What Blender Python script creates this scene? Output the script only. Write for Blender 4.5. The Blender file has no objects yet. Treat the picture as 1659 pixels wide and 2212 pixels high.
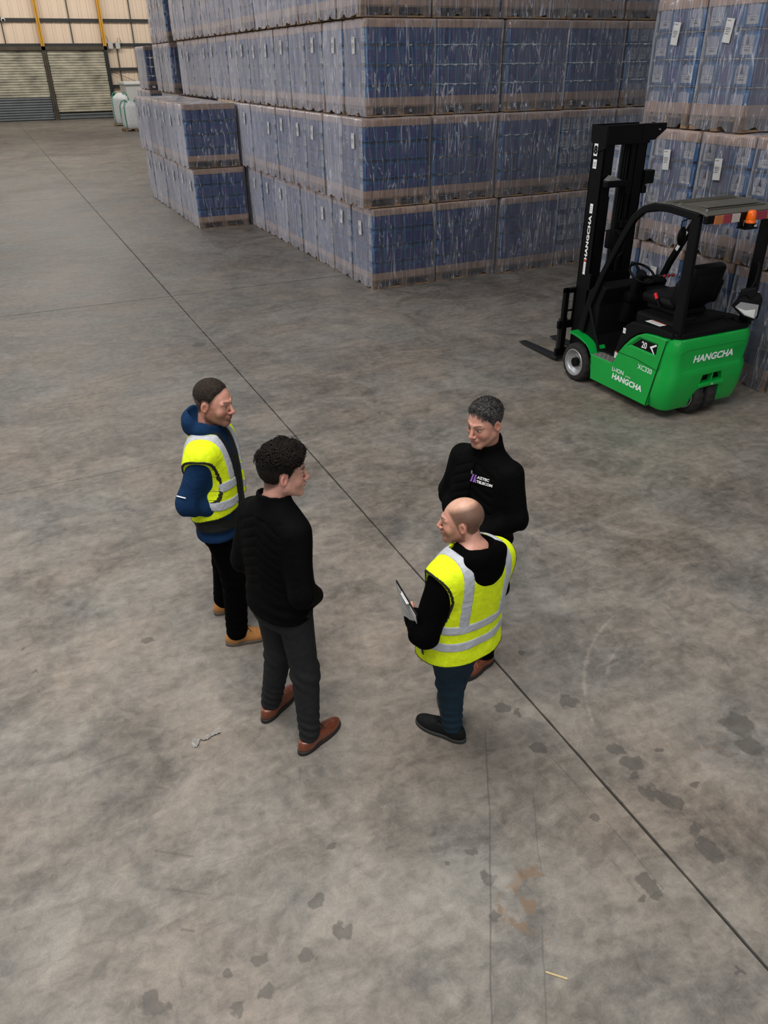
import bpy, bmesh, math, random
import numpy as np
from mathutils import Vector, Matrix, Euler
R = math.radians
C = bpy.context.scene.collection
S = bpy.context.scene

# ------------------------------------------------------------ camera
F_PX, PITCH, ROLL, YAW, CAM_H = 1644.7, 0.5332138, 0.0125784, 0.4338248, 3.25
cam_d = bpy.data.cameras.new('camera'); cam = bpy.data.objects.new('camera', cam_d); C.objects.link(cam)
cam_d.sensor_fit = 'VERTICAL'; cam_d.sensor_height = 24.0
cam_d.lens = 24.0 * F_PX / 2212.0
cam_d.clip_end = 300
cam.location = (0, 0, CAM_H)
cam.rotation_mode = 'XYZ'
cam.matrix_world = (Matrix.Translation((0, 0, CAM_H)) @ Matrix.Rotation(-YAW, 4, 'Z')
                    @ Matrix.Rotation(math.pi / 2 - PITCH, 4, 'X') @ Matrix.Rotation(-ROLL, 4, 'Z'))
S.camera = cam

# ------------------------------------------------------------ world and light
w = bpy.data.worlds.new('world'); S.world = w; w.use_nodes = True
bg = w.node_tree.nodes['Background']; bg.inputs[0].default_value = (0.86, 0.93, 1.0, 1); bg.inputs[1].default_value = 0.20
def area(name, loc, size, power, col, rot=(0, 0, 0)):
    d = bpy.data.lights.new(name, 'AREA'); d.shape = 'RECTANGLE'; d.size, d.size_y = size
    d.energy = power; d.color = col
    o = bpy.data.objects.new(name, d); C.objects.link(o); o.location = loc; o.rotation_euler = rot
    return o
# daylight strips in the warehouse roof, running along the building
area('rooflight', (-0.6, 1.6, 8.6), (4.5, 8), 1000, (1.0, 0.965, 0.925))
area('rooflight', (-6.5, 17.0, 9.5), (2.0, 14), 900, (1.0, 0.985, 0.96))
area('rooflight', (2.0, 38.0, 10.5), (6, 20), 1300, (1.0, 0.96, 0.9))
area('far_wall_fill', (4.0, 55.0, 10.5), (26, 2.5), 1500, (1.0, 0.93, 0.84), (R(58), 0, 0))  # added lamp, tilted at the far wall to brighten its cladding
area('rear_fill', (-1.0, -9.0, 4.5), (14, 4), 330, (.93, .97, 1.0), (R(80), 0, 0))  # added unseen fill behind the camera, for film glints and upright faces
area('left_side_fill', (-13.0, 16.0, 4.0), (22, 4), 860, (.95, .97, 1.0), (0, R(-84), 0))  # added unseen fill from the left, lightens the left faces of the stacks
area('rooflight', (12.0, 6.0, 10.0), (1.5, 8), 60, (0.95, 0.98, 1.0))
vs = S.view_settings
vs.view_transform = 'Standard'; vs.look = 'None'; vs.gamma = 1; vs.use_curve_mapping = False
vs.exposure = 0.0

# ------------------------------------------------------------ helpers
def tag(o, label=None, cat=None, group=None, kind=None):
    if label: o['label'] = label
    if cat: o['category'] = cat
    if group: o['group'] = group
    if kind: o['kind'] = kind
    return o
def mesh_obj(name, verts, faces, mats, parent=None, smooth=False, mi=None):
    me = bpy.data.meshes.new(name); me.from_pydata([tuple(v) for v in verts], [], faces)
    for m in (mats if isinstance(mats, (list, tuple)) else [mats]): me.materials.append(m)
    if mi is not None: me.polygons.foreach_set('material_index', mi)
    if smooth: me.polygons.foreach_set('use_smooth', [True] * len(me.polygons))
    me.update()
    return link(name, me, parent)
def link(name, me, parent=None):
    o = bpy.data.objects.new(name, me); C.objects.link(o)
    if parent: o.parent = parent
    return o
def thing(name, label, cat, loc=(0, 0, 0), rz=0, group=None):
    o = bpy.data.objects.new(name, None); C.objects.link(o); o.location = loc; o.rotation_euler = (0, 0, rz)
    o.empty_display_size = 0.1
    return tag(o, label, cat, group)
class MB:
    """collects shapes with material indices into one mesh"""
    def __init__(s): s.v = []; s.f = []; s.m = []
    def add(s, vs_, fs, m=0):
        b = len(s.v); s.v += [tuple(v) for v in vs_]; s.f += [tuple(i + b for i in f) for f in fs]; s.m += [m] * len(fs)
    def box(s, x0, x1, y0, y1, z0, z1, m=0, bev=0, M=None):
        if bev > 0:
            bm = bmesh.new(); bmesh.ops.create_cube(bm, size=1)
            for v in bm.verts: v.co = Vector(((x0 + x1) / 2 + v.co.x * (x1 - x0), (y0 + y1) / 2 + v.co.y * (y1 - y0), (z0 + z1) / 2 + v.co.z * (z1 - z0)))
            bmesh.ops.bevel(bm, geom=bm.edges[:], offset=bev, segments=2, affect='EDGES', profile=0.5)
            s.bm(bm, m, M); return
        vs_ = [Vector((x, y, z)) for z in (z0, z1) for y in (y0, y1) for x in (x0, x1)]
        if M: vs_ = [M @ v for v in vs_]
        s.add(vs_, [(0, 2, 3, 1), (4, 5, 7, 6), (0, 1, 5, 4), (2, 6, 7, 3), (0, 4, 6, 2), (1, 3, 7, 5)], m)
    def bm(s, bm, m=0, M=None):
        bm.verts.index_update()
        s.add([(M @ v.co if M else v.co.copy()) for v in bm.verts], [[v.index for v in f.verts] for f in bm.faces], m); bm.free()
    def tube(s, pts, r, n=8, m=0, cap=True, closed=False):
        pts = [Vector(p) for p in pts]; k = len(pts); rs = r if isinstance(r, (list, tuple)) else [r] * k
        ring = []; up = None
        for i, p in enumerate(pts):
            if closed: t = (pts[(i + 1) % k] - pts[i - 1])
            else: t = pts[min(i + 1, k - 1)] - pts[max(i - 1, 0)]
            t.normalize()
            if up is None: up = Vector((0, 0, 1)) if abs(t.z) < .9 else Vector((1, 0, 0))
            a = t.cross(up).normalized(); b = a.cross(t).normalized(); up = b
            ring.append([p + (a * math.cos(2 * math.pi * j / n) + b * math.sin(2 * math.pi * j / n)) * rs[i] for j in range(n)])
        vs_ = [v for r_ in ring for v in r_]; fs = []
        for i in range(k if closed else k - 1):
            i2 = (i + 1) % k
            for j in range(n): fs.append((i * n + j, i * n + (j + 1) % n, i2 * n + (j + 1) % n, i2 * n + j))
        if cap and not closed: fs += [tuple(range(n))[::-1], tuple((k - 1) * n + j for j in range(n))]
        s.add(vs_, fs, m)
    def cyl(s, c, axis, r, h, n=24, m=0, r2=None):
        c = Vector(c); a = Vector(axis).normalized()
        s.tube([c - a * h / 2, c + a * h / 2], [r, r if r2 is None else r2], n, m)
    def prism(s, poly, lo, hi, axis='x', m=0):
        """poly of 2D points extruded along an axis; x: (y,z), y: (x,z), z: (x,y)"""
        n = len(poly)
        def P(a, b, t): return {'x': (t, a, b), 'y': (a, t, b), 'z': (a, b, t)}[axis]
        vs_ = [P(a, b, lo) for a, b in poly] + [P(a, b, hi) for a, b in poly]
        s.add(vs_, [tuple(range(n))[::-1], tuple(range(n, 2 * n))] + [(i, (i + 1) % n, (i + 1) % n + n, i + n) for i in range(n)], m)
    def obj(s, name, mats, parent=None, smooth=False, fix=True):
        me = bpy.data.meshes.new(name); me.from_pydata(s.v, [], s.f)
        for m in (mats if isinstance(mats, (list, tuple)) else [mats]): me.materials.append(m)
        me.polygons.foreach_set('material_index', s.m)
        if fix:
            bm = bmesh.new(); bm.from_mesh(me); bmesh.ops.recalc_face_normals(bm, faces=bm.faces[:]); bm.to_mesh(me); bm.free()
        me.update()
        if smooth: me.shade_smooth(); me.set_sharp_from_angle(angle=R(38))
        return link(name, me, parent)
def bevel(o, w=0.01, seg=2):
    m = o.modifiers.new('b', 'BEVEL'); m.width = w; m.segments = seg; m.limit_method = 'ANGLE'; m.angle_limit = R(35)
    return o
FT = {}
def text_mesh(txt, h, bold=0.0, shear=0.0, sx=1.0, ext=0.0008, spacing=1.0):
    """flat lettering as (verts, faces) in XY, centred, cap height h"""
    key = (txt, h, bold, shear, sx, spacing)
    if key in FT: return FT[key]
    cu = bpy.data.curves.new('t', 'FONT'); cu.body = txt; cu.size = 1.0; cu.offset = bold; cu.shear = shear
    cu.extrude = 0; cu.resolution_u = 3; cu.space_character = spacing
    o = bpy.data.objects.new('t', cu); C.objects.link(o); bpy.context.view_layer.update()
    me = o.to_mesh(); vs_ = [v.co.copy() for v in me.vertices]; fs = [tuple(p.vertices) for p in me.polygons]
    o.to_mesh_clear(); bpy.data.objects.remove(o); bpy.data.curves.remove(cu)
    xs = [v.x for v in vs_]; ys = [v.y for v in vs_]; hh = max(ys) - min(ys); k = h / hh
    cx, cy = (max(xs) + min(xs)) / 2, (max(ys) + min(ys)) / 2
    FT[key] = ([Vector(((v.x - cx) * k * sx, (v.y - cy) * k, 0)) for v in vs_], fs)
    return FT[key]
def put_text(mb, txt, h, M, m=0, **kw):
    v, f = text_mesh(txt, h, **kw); mb.add([M @ p for p in v], f, m)
def frame(o, xdir, ydir):
    x = Vector(xdir).normalized(); y = Vector(ydir); y = (y - x * y.dot(x)).normalized(); z = x.cross(y)
    return Matrix(((x.x, y.x, z.x, o[0]), (x.y, y.y, z.y, o[1]), (x.z, y.z, z.z, o[2]), (0, 0, 0, 1)))

# ------------------------------------------------------------ materials
def NT(m): m.use_nodes = True; return m.node_tree
class G:
    """tiny node-graph helper"""
    def __init__(s, nt): s.nt = nt
    def n(s, t, **kw):
        nd = s.nt.nodes.new(t)
        for k, v in kw.items(): setattr(nd, k, v)
        return nd
    def l(s, a, b): s.nt.links.new(a, b)
    def val(s, x, sock):
        if hasattr(x, 'is_linked') or isinstance(x, bpy.types.NodeSocket): s.l(x, sock)
        else: sock.default_value = x
    def math(s, op, a, b=0.0, c=None, clamp=False):
        nd = s.n('ShaderNodeMath', operation=op); nd.use_clamp = clamp
        s.val(a, nd.inputs[0]); s.val(b, nd.inputs[1])
        if c is not None: s.val(c, nd.inputs[2])
        return nd.outputs[0]
    def noise(s, vec, scale, detail=4, rough=.55, dist=0.0, dims='3D'):
        nd = s.n('ShaderNodeTexNoise'); nd.noise_dimensions = dims
        if vec is not None: s.l(vec, nd.inputs['Vector'])
        nd.inputs['Scale'].default_value = scale; nd.inputs['Detail'].default_value = detail
        nd.inputs['Roughness'].default_value = rough; nd.inputs['Distortion'].default_value = dist
        return nd.outputs['Fac']
    def ramp(s, fac, stops, interp='LINEAR'):
        nd = s.n('ShaderNodeValToRGB'); nd.color_ramp.interpolation = interp
        e = nd.color_ramp.elements
        while len(e) < len(stops): e.new(0.5)
        for i, (p, c) in enumerate(stops):
            e[i].position = p; e[i].color = (c, c, c, 1) if isinstance(c, (int, float)) else (*c, 1)
        s.l(fac, nd.inputs[0]); return nd.outputs[0]
    def mix(s, fac, a, b, blend='MIX'):
        nd = s.n('ShaderNodeMix', data_type='RGBA', blend_type=blend)
        s.val(fac, nd.inputs[0])
        for x, sk in ((a, nd.inputs[6]), (b, nd.inputs[7])):
            if isinstance(x, tuple): sk.default_value = (*x, 1) if len(x) == 3 else x
            else: s.l(x, sk)
        return nd.outputs[2]
    def mapping(s, vec, scale=(1, 1, 1), rot=(0, 0, 0), loc=(0, 0, 0)):
        nd = s.n('ShaderNodeMapping'); s.l(vec, nd.inputs[0])
        nd.inputs['Scale'].default_value = scale; nd.inputs['Rotation'].default_value = rot; nd.inputs['Location'].default_value = loc
        return nd.outputs[0]
    def bump(s, h, strength=.3, dist=.01, normal=None):
        nd = s.n('ShaderNodeBump'); nd.inputs['Strength'].default_value = strength; nd.inputs['Distance'].default_value = dist
        s.l(h, nd.inputs['Height'])
        if normal: s.l(normal, nd.inputs['Normal'])
        return nd.outputs[0]
MATS = {}
def mat(name, col, rough=.6, metal=0.0, nscale=0, namp=0.0, bump=0.0, bscale=60, coat=0.0, trans=0.0, emit=None, spec=.5, stretch=None, attr=None):
    m = bpy.data.materials.new(name); nt = NT(m); g = G(nt); b = nt.nodes['Principled BSDF']
    b.inputs['Base Color'].default_value = (*col, 1); b.inputs['Roughness'].default_value = rough
    b.inputs['Metallic'].default_value = metal; b.inputs['Coat Weight'].default_value = coat
    b.inputs['Transmission Weight'].default_value = trans; b.inputs['Specular IOR Level'].default_value = spec
    tc = g.n('ShaderNodeTexCoord').outputs['Object']
    if stretch: tc = g.mapping(tc, stretch)
    base = None
    if attr:
        a = g.n('ShaderNodeAttribute'); a.attribute_name = attr; base = a.outputs['Color']
    if namp:
        f = g.noise(tc, nscale, 5, .6)
        f2 = g.ramp(f, [(.25, 1 - namp), (.75, 1 + namp * .6)])
        base = g.mix(1.0, base if base else col, f2, 'MULTIPLY')
    if base: g.l(base, b.inputs['Base Color'])
    if bump:
        g.l(g.bump(g.noise(tc, bscale, 3), bump, .01), b.inputs['Normal'])
    if emit: b.inputs['Emission Color'].default_value = (*emit[0], 1); b.inputs['Emission Strength'].default_value = emit[1]
    MATS[name] = m; return m
# ------------------------------------------------------------ floor
def floor_material():
    m = bpy.data.materials.new('power_floated_concrete'); g = G(NT(m)); b = m.node_tree.nodes['Principled BSDF']
    P = g.n('ShaderNodeNewGeometry').outputs['Position']
    big = g.noise(P, .32, 4, .55, .6)
    mid = g.noise(P, 1.7, 6, .62, 1.2)
    st = g.noise(g.mapping(P, (1, 2.6, 1), (0, 0, R(18))), 2.2, 6, .65, 1.6)
    fine = g.noise(P, 14, 6, .7, .5)
    grit = g.noise(P, 110, 3, .6)
    v = g.math('MULTIPLY', big, .22)
    v = g.math('MULTIPLY_ADD', mid, .32, v)
    v = g.math('MULTIPLY_ADD', st, .20, v)
    v = g.math('MULTIPLY_ADD', fine, .26, v)
    col = g.ramp(v, [(.38, (.078, .071, .064)), (.46, (.145, .132, .118)), (.53, (.215, .194, .172)), (.63, (.31, .28, .247))])
    tint = g.ramp(g.noise(P, .9, 3), [(.35, (.97, 1.0, 1.0)), (.65, (1.07, .99, .91))])
    col = g.mix(1.0, col, tint, 'MULTIPLY')
    col = g.mix(.5, col, g.ramp(grit, [(.3, .8), (.7, 1.2)]), 'MULTIPLY')
    # trowel scratches
    scr = g.noise(g.mapping(P, (.5, 9, 1), (0, 0, R(-35))), 2.0, 5, .7, 2.5)
    col = g.mix(g.ramp(scr, [(.60, 0), (.72, .45)]), col, (.09, .08, .072))
    scr2 = g.noise(g.mapping(P, (7, .6, 1), (0, 0, R(20))), 2.4, 5, .7, 2.0)
    col = g.mix(g.ramp(scr2, [(.64, 0), (.80, .22)]), col, (.30, .27, .24))
    # spots and patches with positions of their own
    wn = g.n('ShaderNodeTexNoise'); g.l(P, wn.inputs[0]); wn.inputs['Scale'].default_value = 16; wn.inputs['Detail'].default_value = 3
    off = g.n('ShaderNodeVectorMath', operation='MULTIPLY_ADD'); g.l(wn.outputs['Color'], off.inputs[0]); off.inputs[1].default_value = (.11, .11, 0)
    sub = g.n('ShaderNodeVectorMath', operation='SUBTRACT'); g.l(P, sub.inputs[0]); sub.inputs[1].default_value = (.055, .055, 0)
    g.l(sub.outputs[0], off.inputs[2]); W = off.outputs[0]
    def spots(lst):
        acc = None
        for x, y, r in lst:
            d = g.n('ShaderNodeVectorMath', operation='DISTANCE'); g.l(W, d.inputs[0]); d.inputs[1].default_value = (x, y, 0)
            k = g.math('MULTIPLY_ADD', d.outputs['Value'], -1.0 / r * 4, 4.0 + .5, clamp=True)
            acc = k if acc is None else g.math('MAXIMUM', acc, k)
        return acc
    col = g.mix(g.math('MULTIPLY', spots(SPOTS), .6), col, (.055, .050, .044))
    col = g.mix(g.math('MULTIPLY', spots(RUST), g.ramp(g.noise(P, 9, 4), [(.50, 0), (.58, .8)])), col, (.165, .105, .062))
    col = g.mix(g.math('MULTIPLY', spots(PALE), .2), col, (.36, .33, .30))
    for pts in ARCS:   # pale tyre arcs
        (x1, y1), (x2, y2), (x3, y3) = pts
        d_ = 2 * (x1 * (y2 - y3) + x2 * (y3 - y1) + x3 * (y1 - y2)); s1, s2, s3 = x1 * x1 + y1 * y1, x2 * x2 + y2 * y2, x3 * x3 + y3 * y3
        ux, uy = (s1 * (y2 - y3) + s2 * (y3 - y1) + s3 * (y1 - y2)) / d_, (s1 * (x3 - x2) + s2 * (x1 - x3) + s3 * (x2 - x1)) / d_
        da = g.n('ShaderNodeVectorMath', operation='DISTANCE'); g.l(P, da.inputs[0]); da.inputs[1].default_value = (ux, uy, 0)
        db = g.n('ShaderNodeVectorMath', operation='DISTANCE'); g.l(W, db.inputs[0]); db.inputs[1].default_value = (x2, y2, 0)
        ring = g.math('MULTIPLY_ADD', g.math('ABSOLUTE', g.math('SUBTRACT', da.outputs['Value'], math.hypot(x1 - ux, y1 - uy))), -1 / .016, 1.0, clamp=True)
        gate = g.math('MULTIPLY_ADD', db.outputs['Value'], -1 / .12, math.hypot(x2 - x1, y2 - y1) / .12, clamp=True)
        col = g.mix(g.math('MULTIPLY', g.math('MULTIPLY', ring, gate), g.ramp(fine, [(.4, .10), (.6, .38)])), col, (.42, .37, .31))
    # thin saw cuts and cracks
    sx = g.n('ShaderNodeSeparateXYZ'); g.l(P, sx.inputs[0])
    wob = g.math('MULTIPLY_ADD', g.noise(P, 3.0, 4), .03, -.015)
    for (ax, ay), (bx, by), wd, st_ in CRACKS:
        L = math.hypot(bx - ax, by - ay); ux, uy = (bx - ax) / L, (by - ay) / L
        dx = g.math('SUBTRACT', sx.outputs[0], ax); dy = g.math('SUBTRACT', sx.outputs[1], ay)
        t = g.math('ADD', g.math('MULTIPLY', dx, ux), g.math('MULTIPLY', dy, uy))
        s_ = g.math('ABSOLUTE', g.math('ADD', g.math('SUBTRACT', g.math('MULTIPLY', dx, -uy), g.math('MULTIPLY', dy, -ux)), wob))
        inside = g.math('MULTIPLY', g.math('GREATER_THAN', t, 0), g.math('LESS_THAN', t, L))
        k = g.math('MULTIPLY', inside, g.math('MULTIPLY_ADD', s_, -1 / wd, 1.0, clamp=True))
        col = g.mix(g.math('MULTIPLY', k, st_), col, (.04, .036, .032))
    g.l(col, b.inputs['Base Color'])
    g.l(g.ramp(mid, [(.3, .45), (.7, .62)]), b.inputs['Roughness'])
    b.inputs['Specular IOR Level'].default_value = .42
    g.l(g.bump(fine, .12, .004), b.inputs['Normal'])
    return m
ARCS = []; SPOTS = []; RUST = []; PALE = []; CRACKS = []
def wpt(px, py, z=0.0):
    """photograph pixel to the point of the level z it shows"""
    a = (px - 829.5) / F_PX; u0 = -(py - 1106) / F_PX
    r = a * math.cos(ROLL) + u0 * math.sin(ROLL); u = -a * math.sin(ROLL) + u0 * math.cos(ROLL)
    c, s = math.cos(PITCH), math.sin(PITCH); d = u * s + c; zz = u * c - s
    x = r * math.cos(YAW) + d * math.sin(YAW); y = -r * math.sin(YAW) + d * math.cos(YAW)
    t = (z - CAM_H) / zz; return (x * t, y * t)
for px, py, r in [(1330, 1621, .055), (1367, 1648, .07), (1368, 1673, .035), (1405, 1712, .065), (1388, 1705, .04), (1440, 1725, .06), (1455, 1735, .055),
                  (1503, 1790, .06), (1524, 1826, .06), (1537, 1845, .07), (1388, 1896, .055), (1402, 1915, .06), (1412, 1925, .05), (1382, 1941, .025),
                  (1287, 1771, .035), (1127, 1410, .035), (1161, 1616, .05), (1228, 1516, .07), (1087, 1528, .06), (1428, 1622, .03), (1503, 1696, .03),
                  (1052, 1897, .05), (966, 1868, .03), (1013, 1843, .04), (430, 745, .13), (1595, 1565, .12), (1620, 1610, .10), (318, 1381, .055), (560, 2072, .05),
                  (331, 2165, .06), (340, 2180, .045), (513, 2180, .03), (492, 2105, .03), (580, 2140, .05), (1070, 1975, .04), (1120, 1540, .0251), (1600, 2100, .02),
                  (682, 1950, .04), (738, 2010, .05), (660, 2065, .05), (75, 1453, .02), (48, 1400, .025), (720, 1830, .03)]:
    SPOTS.append((*wpt(px, py), r * .74))
for px, py, r in [(1545, 1605, .11), (1500, 1615, .06), (1530, 1660, .05), (1150, 1920, .16), (1120, 1955, .14), (1160, 1985, .12), (1190, 1960, .08), (160, 1900, .07), (140, 1583, .05), (1595, 1815, .04), (880, 1000, .0251)]:
    RUST.append((*wpt(px, py), r * .7))
for px, py, r in [(1545, 1650, .16), (1090, 1900, .12), (1265, 1430, .05), (1260, 1480, .05), (1320, 1420, .04), (560, 818, .10), (120, 2060, .06)]:
    PALE.append((*wpt(px, py), r * .6))
for a, b, wd, st in [((1048, 1580), (1060, 1830), .006, .55), ((1060, 1830), (1062, 2212), .006, .6), ((1150, 1700), (1168, 1880), .005, .4), ((1170, 2000), (1182, 2212), .006, .4),
                     ((1190, 1635), (1290, 1745), .004, .5), ((1310, 1775), (1434, 1920), .004, .5), ((1434, 1920), (1400, 1940), .004, .4), ((1160, 1660), (1385, 1935), .003, .35),
                     ((1400, 1690), (1568, 1846), .004, .4), ((1568, 1846), (1545, 1852), .004, .35), ((1360, 1680), (1545, 1852), .003, .3),
                     ((0, 345), (305, 337), .02, .35), ((0, 437), (330, 425), .02, .5), ((640, 1530), (650, 1700), .003, .3), ((335, 1700), (366, 1706), .01, .35),
                     ((335, 1836), (420, 1850), .01, .4), ((360, 1920), (455, 1932), .01, .35), ((390, 2007), (422, 2010), .01, .5)]:
    CRACKS.append((wpt(*a), wpt(*b), wd, st))
CRACKS += [((-3.8, 12.82), (8.0, 12.82), .022, .85), ((-3.8, 6.77), (2.1, 6.77), .007, .6), ((2.155, 12.9), (2.155, 40.0), .028, .6), ((-3.8, 25.1), (4.2, 25.1), .03, .5)]
for a, b, c in (((1322, 1335), (1264, 1440), (1275, 1545)), ((1345, 1392), (1317, 1430), (1322, 1512))): ARCS.append((wpt(*a), wpt(*b), wpt(*c)))
M_FLOOR = floor_material()
M_JOINT = mat('joint_filler', (.022, .020, .018), .9, nscale=30, namp=.5)
mb = MB(); mb.box(-16, 22, -6, 66, -.35, -.012)
floor = tag(mb.obj('floor', M_JOINT), kind='structure')
XJ = [-9.9, -3.87, 2.155, 8.18, 14.2, 20.2]; YJ = [-5.4, .74, 6.77, 12.82, 18.85, 25.1, 31.2, 37.3, 43.4, 49.5, 55.6, 61.7, 65.95]
rnd = random.Random(5)
for i in range(len(XJ) - 1):
    for j in range(len(YJ) - 1):
        gx = .0055; gy = .0035; g0 = .0055 if abs(YJ[j] - 12.82) < .01 else .0012 if abs(YJ[j] - 6.77) < .01 else gy; g1 = .0055 if abs(YJ[j + 1] - 12.82) < .01 else .0012 if abs(YJ[j + 1] - 6.77) < .01 else gy
        x0, x1, y0, y1 = XJ[i] + gx, XJ[i + 1] - gx, YJ[j] + g0, YJ[j + 1] - g1
        near = (j < 4 and i in (1, 2, 3))
        mb = MB()
        if near:   # slightly ragged arrises along the long joint
            n = 60; pts = []
            for k in range(n + 1): pts.append((x0 + rnd.uniform(0, .004), y0 + (y1 - y0) * k / n))
            for k in range(n + 1): pts.append((x1 - rnd.uniform(0, .004), y1 - (y1 - y0) * k / n))
            vs_ = [(a, b, 0) for a, b in pts] + [(a, b, -.012) for a, b in pts]; q = len(pts)
            fs = [(k, k + 1, q - 2 - k, q - 1 - k) for k in range(n)] + [(k, (k + 1) % q, (k + 1) % q + q, k + q) for k in range(q)]
            mb.add(vs_, fs); 
        else: mb.box(x0, x1, y0, y1, -.012, 0)
        mb.obj('slab', M_FLOOR, floor)

# ------------------------------------------------------------ far wall with cladding, shutters, steelwork
YW = 65.0
M_CLAD = mat('cream_cladding', (.85, .68, .52), .55, nscale=.35, namp=.22, stretch=(1, 1, .5))
M_STEEL = mat('dark_steel', (.020, .023, .024), .55, nscale=3, namp=.3)
M_RUST = mat('brown_steel', (.075, .058, .036), .7, nscale=2, namp=.4)
M_YEL = mat('yellow_steel', (.62, .30, .012), .5, nscale=2, namp=.15)
M_BACK = mat('wall_core', (.22, .19, .15), .8, nscale=1, namp=.2)
mb = MB(); mb.box(-12, 24, YW + .12, YW + .35, 0, 13)
wall = tag(mb.obj('wall_back', M_BACK), kind='structure')
mb = MB()
x = 0.0; PW = .62
prof = [(0, 0), (.10, 0), (.13, -.035), (.19, -.035), (.22, 0), (PW - .012, 0)]
vs_ = [(a, b, z) for z in (0, 1) for a, b in prof]; q = len(prof)
panel_me = bpy.data.meshes.new('cladding_panel'); panel_me.from_pydata(vs_, [], [(i, i + 1, i + 1 + q, i + q) for i in range(q - 1)]); panel_me.materials.append(M_CLAD)
k = 0
while -11 + k * PW < 23:
    xx = -11 + k * PW
    z0 = 4.5 if (-1 < xx + PW / 2 < 9.0) else 0.0
    o = link('cladding_panel', panel_me, wall); o.location = (xx, YW + .04, z0); o.scale = (1, 1, 12.5 - z0); k += 1
def struct(name, fn, m, **kw):
    mb = MB(); fn(mb); return tag(mb.obj(name, m, **kw), kind='structure')
n_tr = [0]
def trim(fn, m, **kw):
    n_tr[0] += 1; return struct('trim_%d' % n_tr[0], fn, m, **kw)
def ibeam(mb, x, z0, z1, w=.22, d=.3, y=YW - .35):
    mb.box(x - w / 2, x + w / 2, y - d / 2, y - d / 2 + .02, z0, z1); mb.box(x - w / 2, x + w / 2, y + d / 2 - .02, y + d / 2, z0, z1); mb.box(x - .012, x + .012, y - d / 2, y + d / 2, z0, z1)
for xx in (4.87, 8.93):
    trim(lambda mb: ibeam(mb, xx, 4.45, 12.5), M_YEL)
trim(lambda mb: ibeam(mb, 4.87, 0, 4.45, .24), M_RUST)
trim(lambda mb: ibeam(mb, 8.93, 0, 4.45, .2), M_STEEL)
for zz, xa, xb in ((4.53, -11, 23), (5.97, -11, 23), (7.6, -11, 23), (9.3, -11, 23), (3.05, 9.0, 23), (2.0, 9.0, 23)):
    trim(lambda mb: (mb.box(xa, xb, YW - .16, YW - .0, zz - .05, zz + .05), mb.box(xa, xb, YW - .2, YW - .16, zz - .09, zz + .09)), M_STEEL)
for xx, za, zb in ((2.6, 4.6, 12.5), (6.9, 4.6, 12.5), (9.75, 0, 4.5), (11.0, 0, 12.5), (14.5, 0, 12.5), (12.3, 3.0, 4.5)):
    trim(lambda mb: mb.box(xx - .03, xx + .03, YW - .12, YW - .05, za, zb), M_STEEL)
trim(lambda mb: mb.box(-11, 9.1, YW - .5, YW - .1, 4.22, 4.44), M_RUST)     # shutter lintel
trim(lambda mb: mb.tube([(8.95, YW - .2, 3.0), (10.9, YW - .2, 2.2)], .015, 6), M_STEEL)
M_SLAT = mat('weathered_shutter', (.42, .39, .30), .45, .0, nscale=1.1, namp=.75, stretch=(.6, 1, 1.6))
M_SLATD = mat('grey_shutter', (.12, .13, .14), .4, .3, nscale=1.2, namp=.3)
def shutter(n, x0, x1, zsplit):
    d = bpy.data.objects.new('door_%d' % n, None); C.objects.link(d); d.location = ((x0 + x1) / 2, YW - .3, 0); tag(d, kind='structure')
    hw = (x1 - x0) / 2
    for part, (za, zb), m in (('shutter_curtain', (zsplit, 4.24), M_SLAT), ('lower_slats', (.02, zsplit), M_SLATD)):
        vs_ = []; rows = int((zb - za) / .152); ph = (zb - za) / rows
        pr = [(0, 0), (-.035, .018), (-.045, .06), (-.03, .115), (0, .14)]
        for r_ in range(rows):
            for yy, zz in pr: vs_ += [(-hw, yy, za + r_ * ph + zz), (hw, yy, za + r_ * ph + zz)]
        fs = [(2 * i, 2 * i + 1, 2 * i + 3, 2 * i + 2) for i in range(len(vs_) // 2 - 1)]
        tag(mesh_obj(part, vs_, fs, m, d), kind='stuff')
    mb = MB(); mb.box(-hw - .06, -hw, -.1, .05, 0, 4.24); mb.box(hw, hw + .06, -.1, .05, 0, 4.24); mb.obj('guide_rail', M_STEEL, d)
    mb = MB()
    for zz in (.6, 1.5, 2.4, 3.3): 
        for sx_ in (-1, 1): mb.cyl((sx_ * (hw - .02), -.07, zz), (0, 1, 0), .03, .05, 8)
    mb.obj('rail_bolt', M_STEEL, d)
shutter(1, .7, 4.72, 1.42); shutter(2, 5.05, 8.78, .46); shutter(3, -3.4, .45, 1.2)

M_WHITE = mat('white_plastic', (.72, .72, .70), .5)
M_BLACK = mat('black_plastic', (.008, .008, .009), .45)
# wall mounted boxes beside the shutter
j = thing('junction_box', 'pale grey junction box with looping cable beside the shutter head', 'box', (9.32, YW - .28, 4.28))
mb = MB(); mb.box(-.17, .17, -.09, .09, 0, .42, bev=.02); mb.obj('housing', mat('grey_box', (.45, .45, .43), .6), j)
mb = MB(); mb.tube([(-.1, 0, .42), (-.2, -.05, .75), (-.42, -.05, .85), (-.55, -.02, .5), (-.5, 0, .1)], .014, 6); mb.obj('cable', M_BLACK, j, smooth=True)
j = thing('junction_box', 'second pale grey junction box, right of the cable box on the far wall', 'box', (9.82, YW - .28, 4.28))
mb = MB(); mb.box(-.15, .15, -.09, .09, 0, .42, bev=.02); mb.obj('housing', MATS['grey_box'], j)
mb = MB(); mb.tube([(0, 0, .42), (.08, -.03, .68), (.2, -.03, .6), (.3, 0, .2)], .014, 6); mb.obj('cable', M_BLACK, j, smooth=True)
cx_, cz_ = 2.75, 5.95
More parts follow.
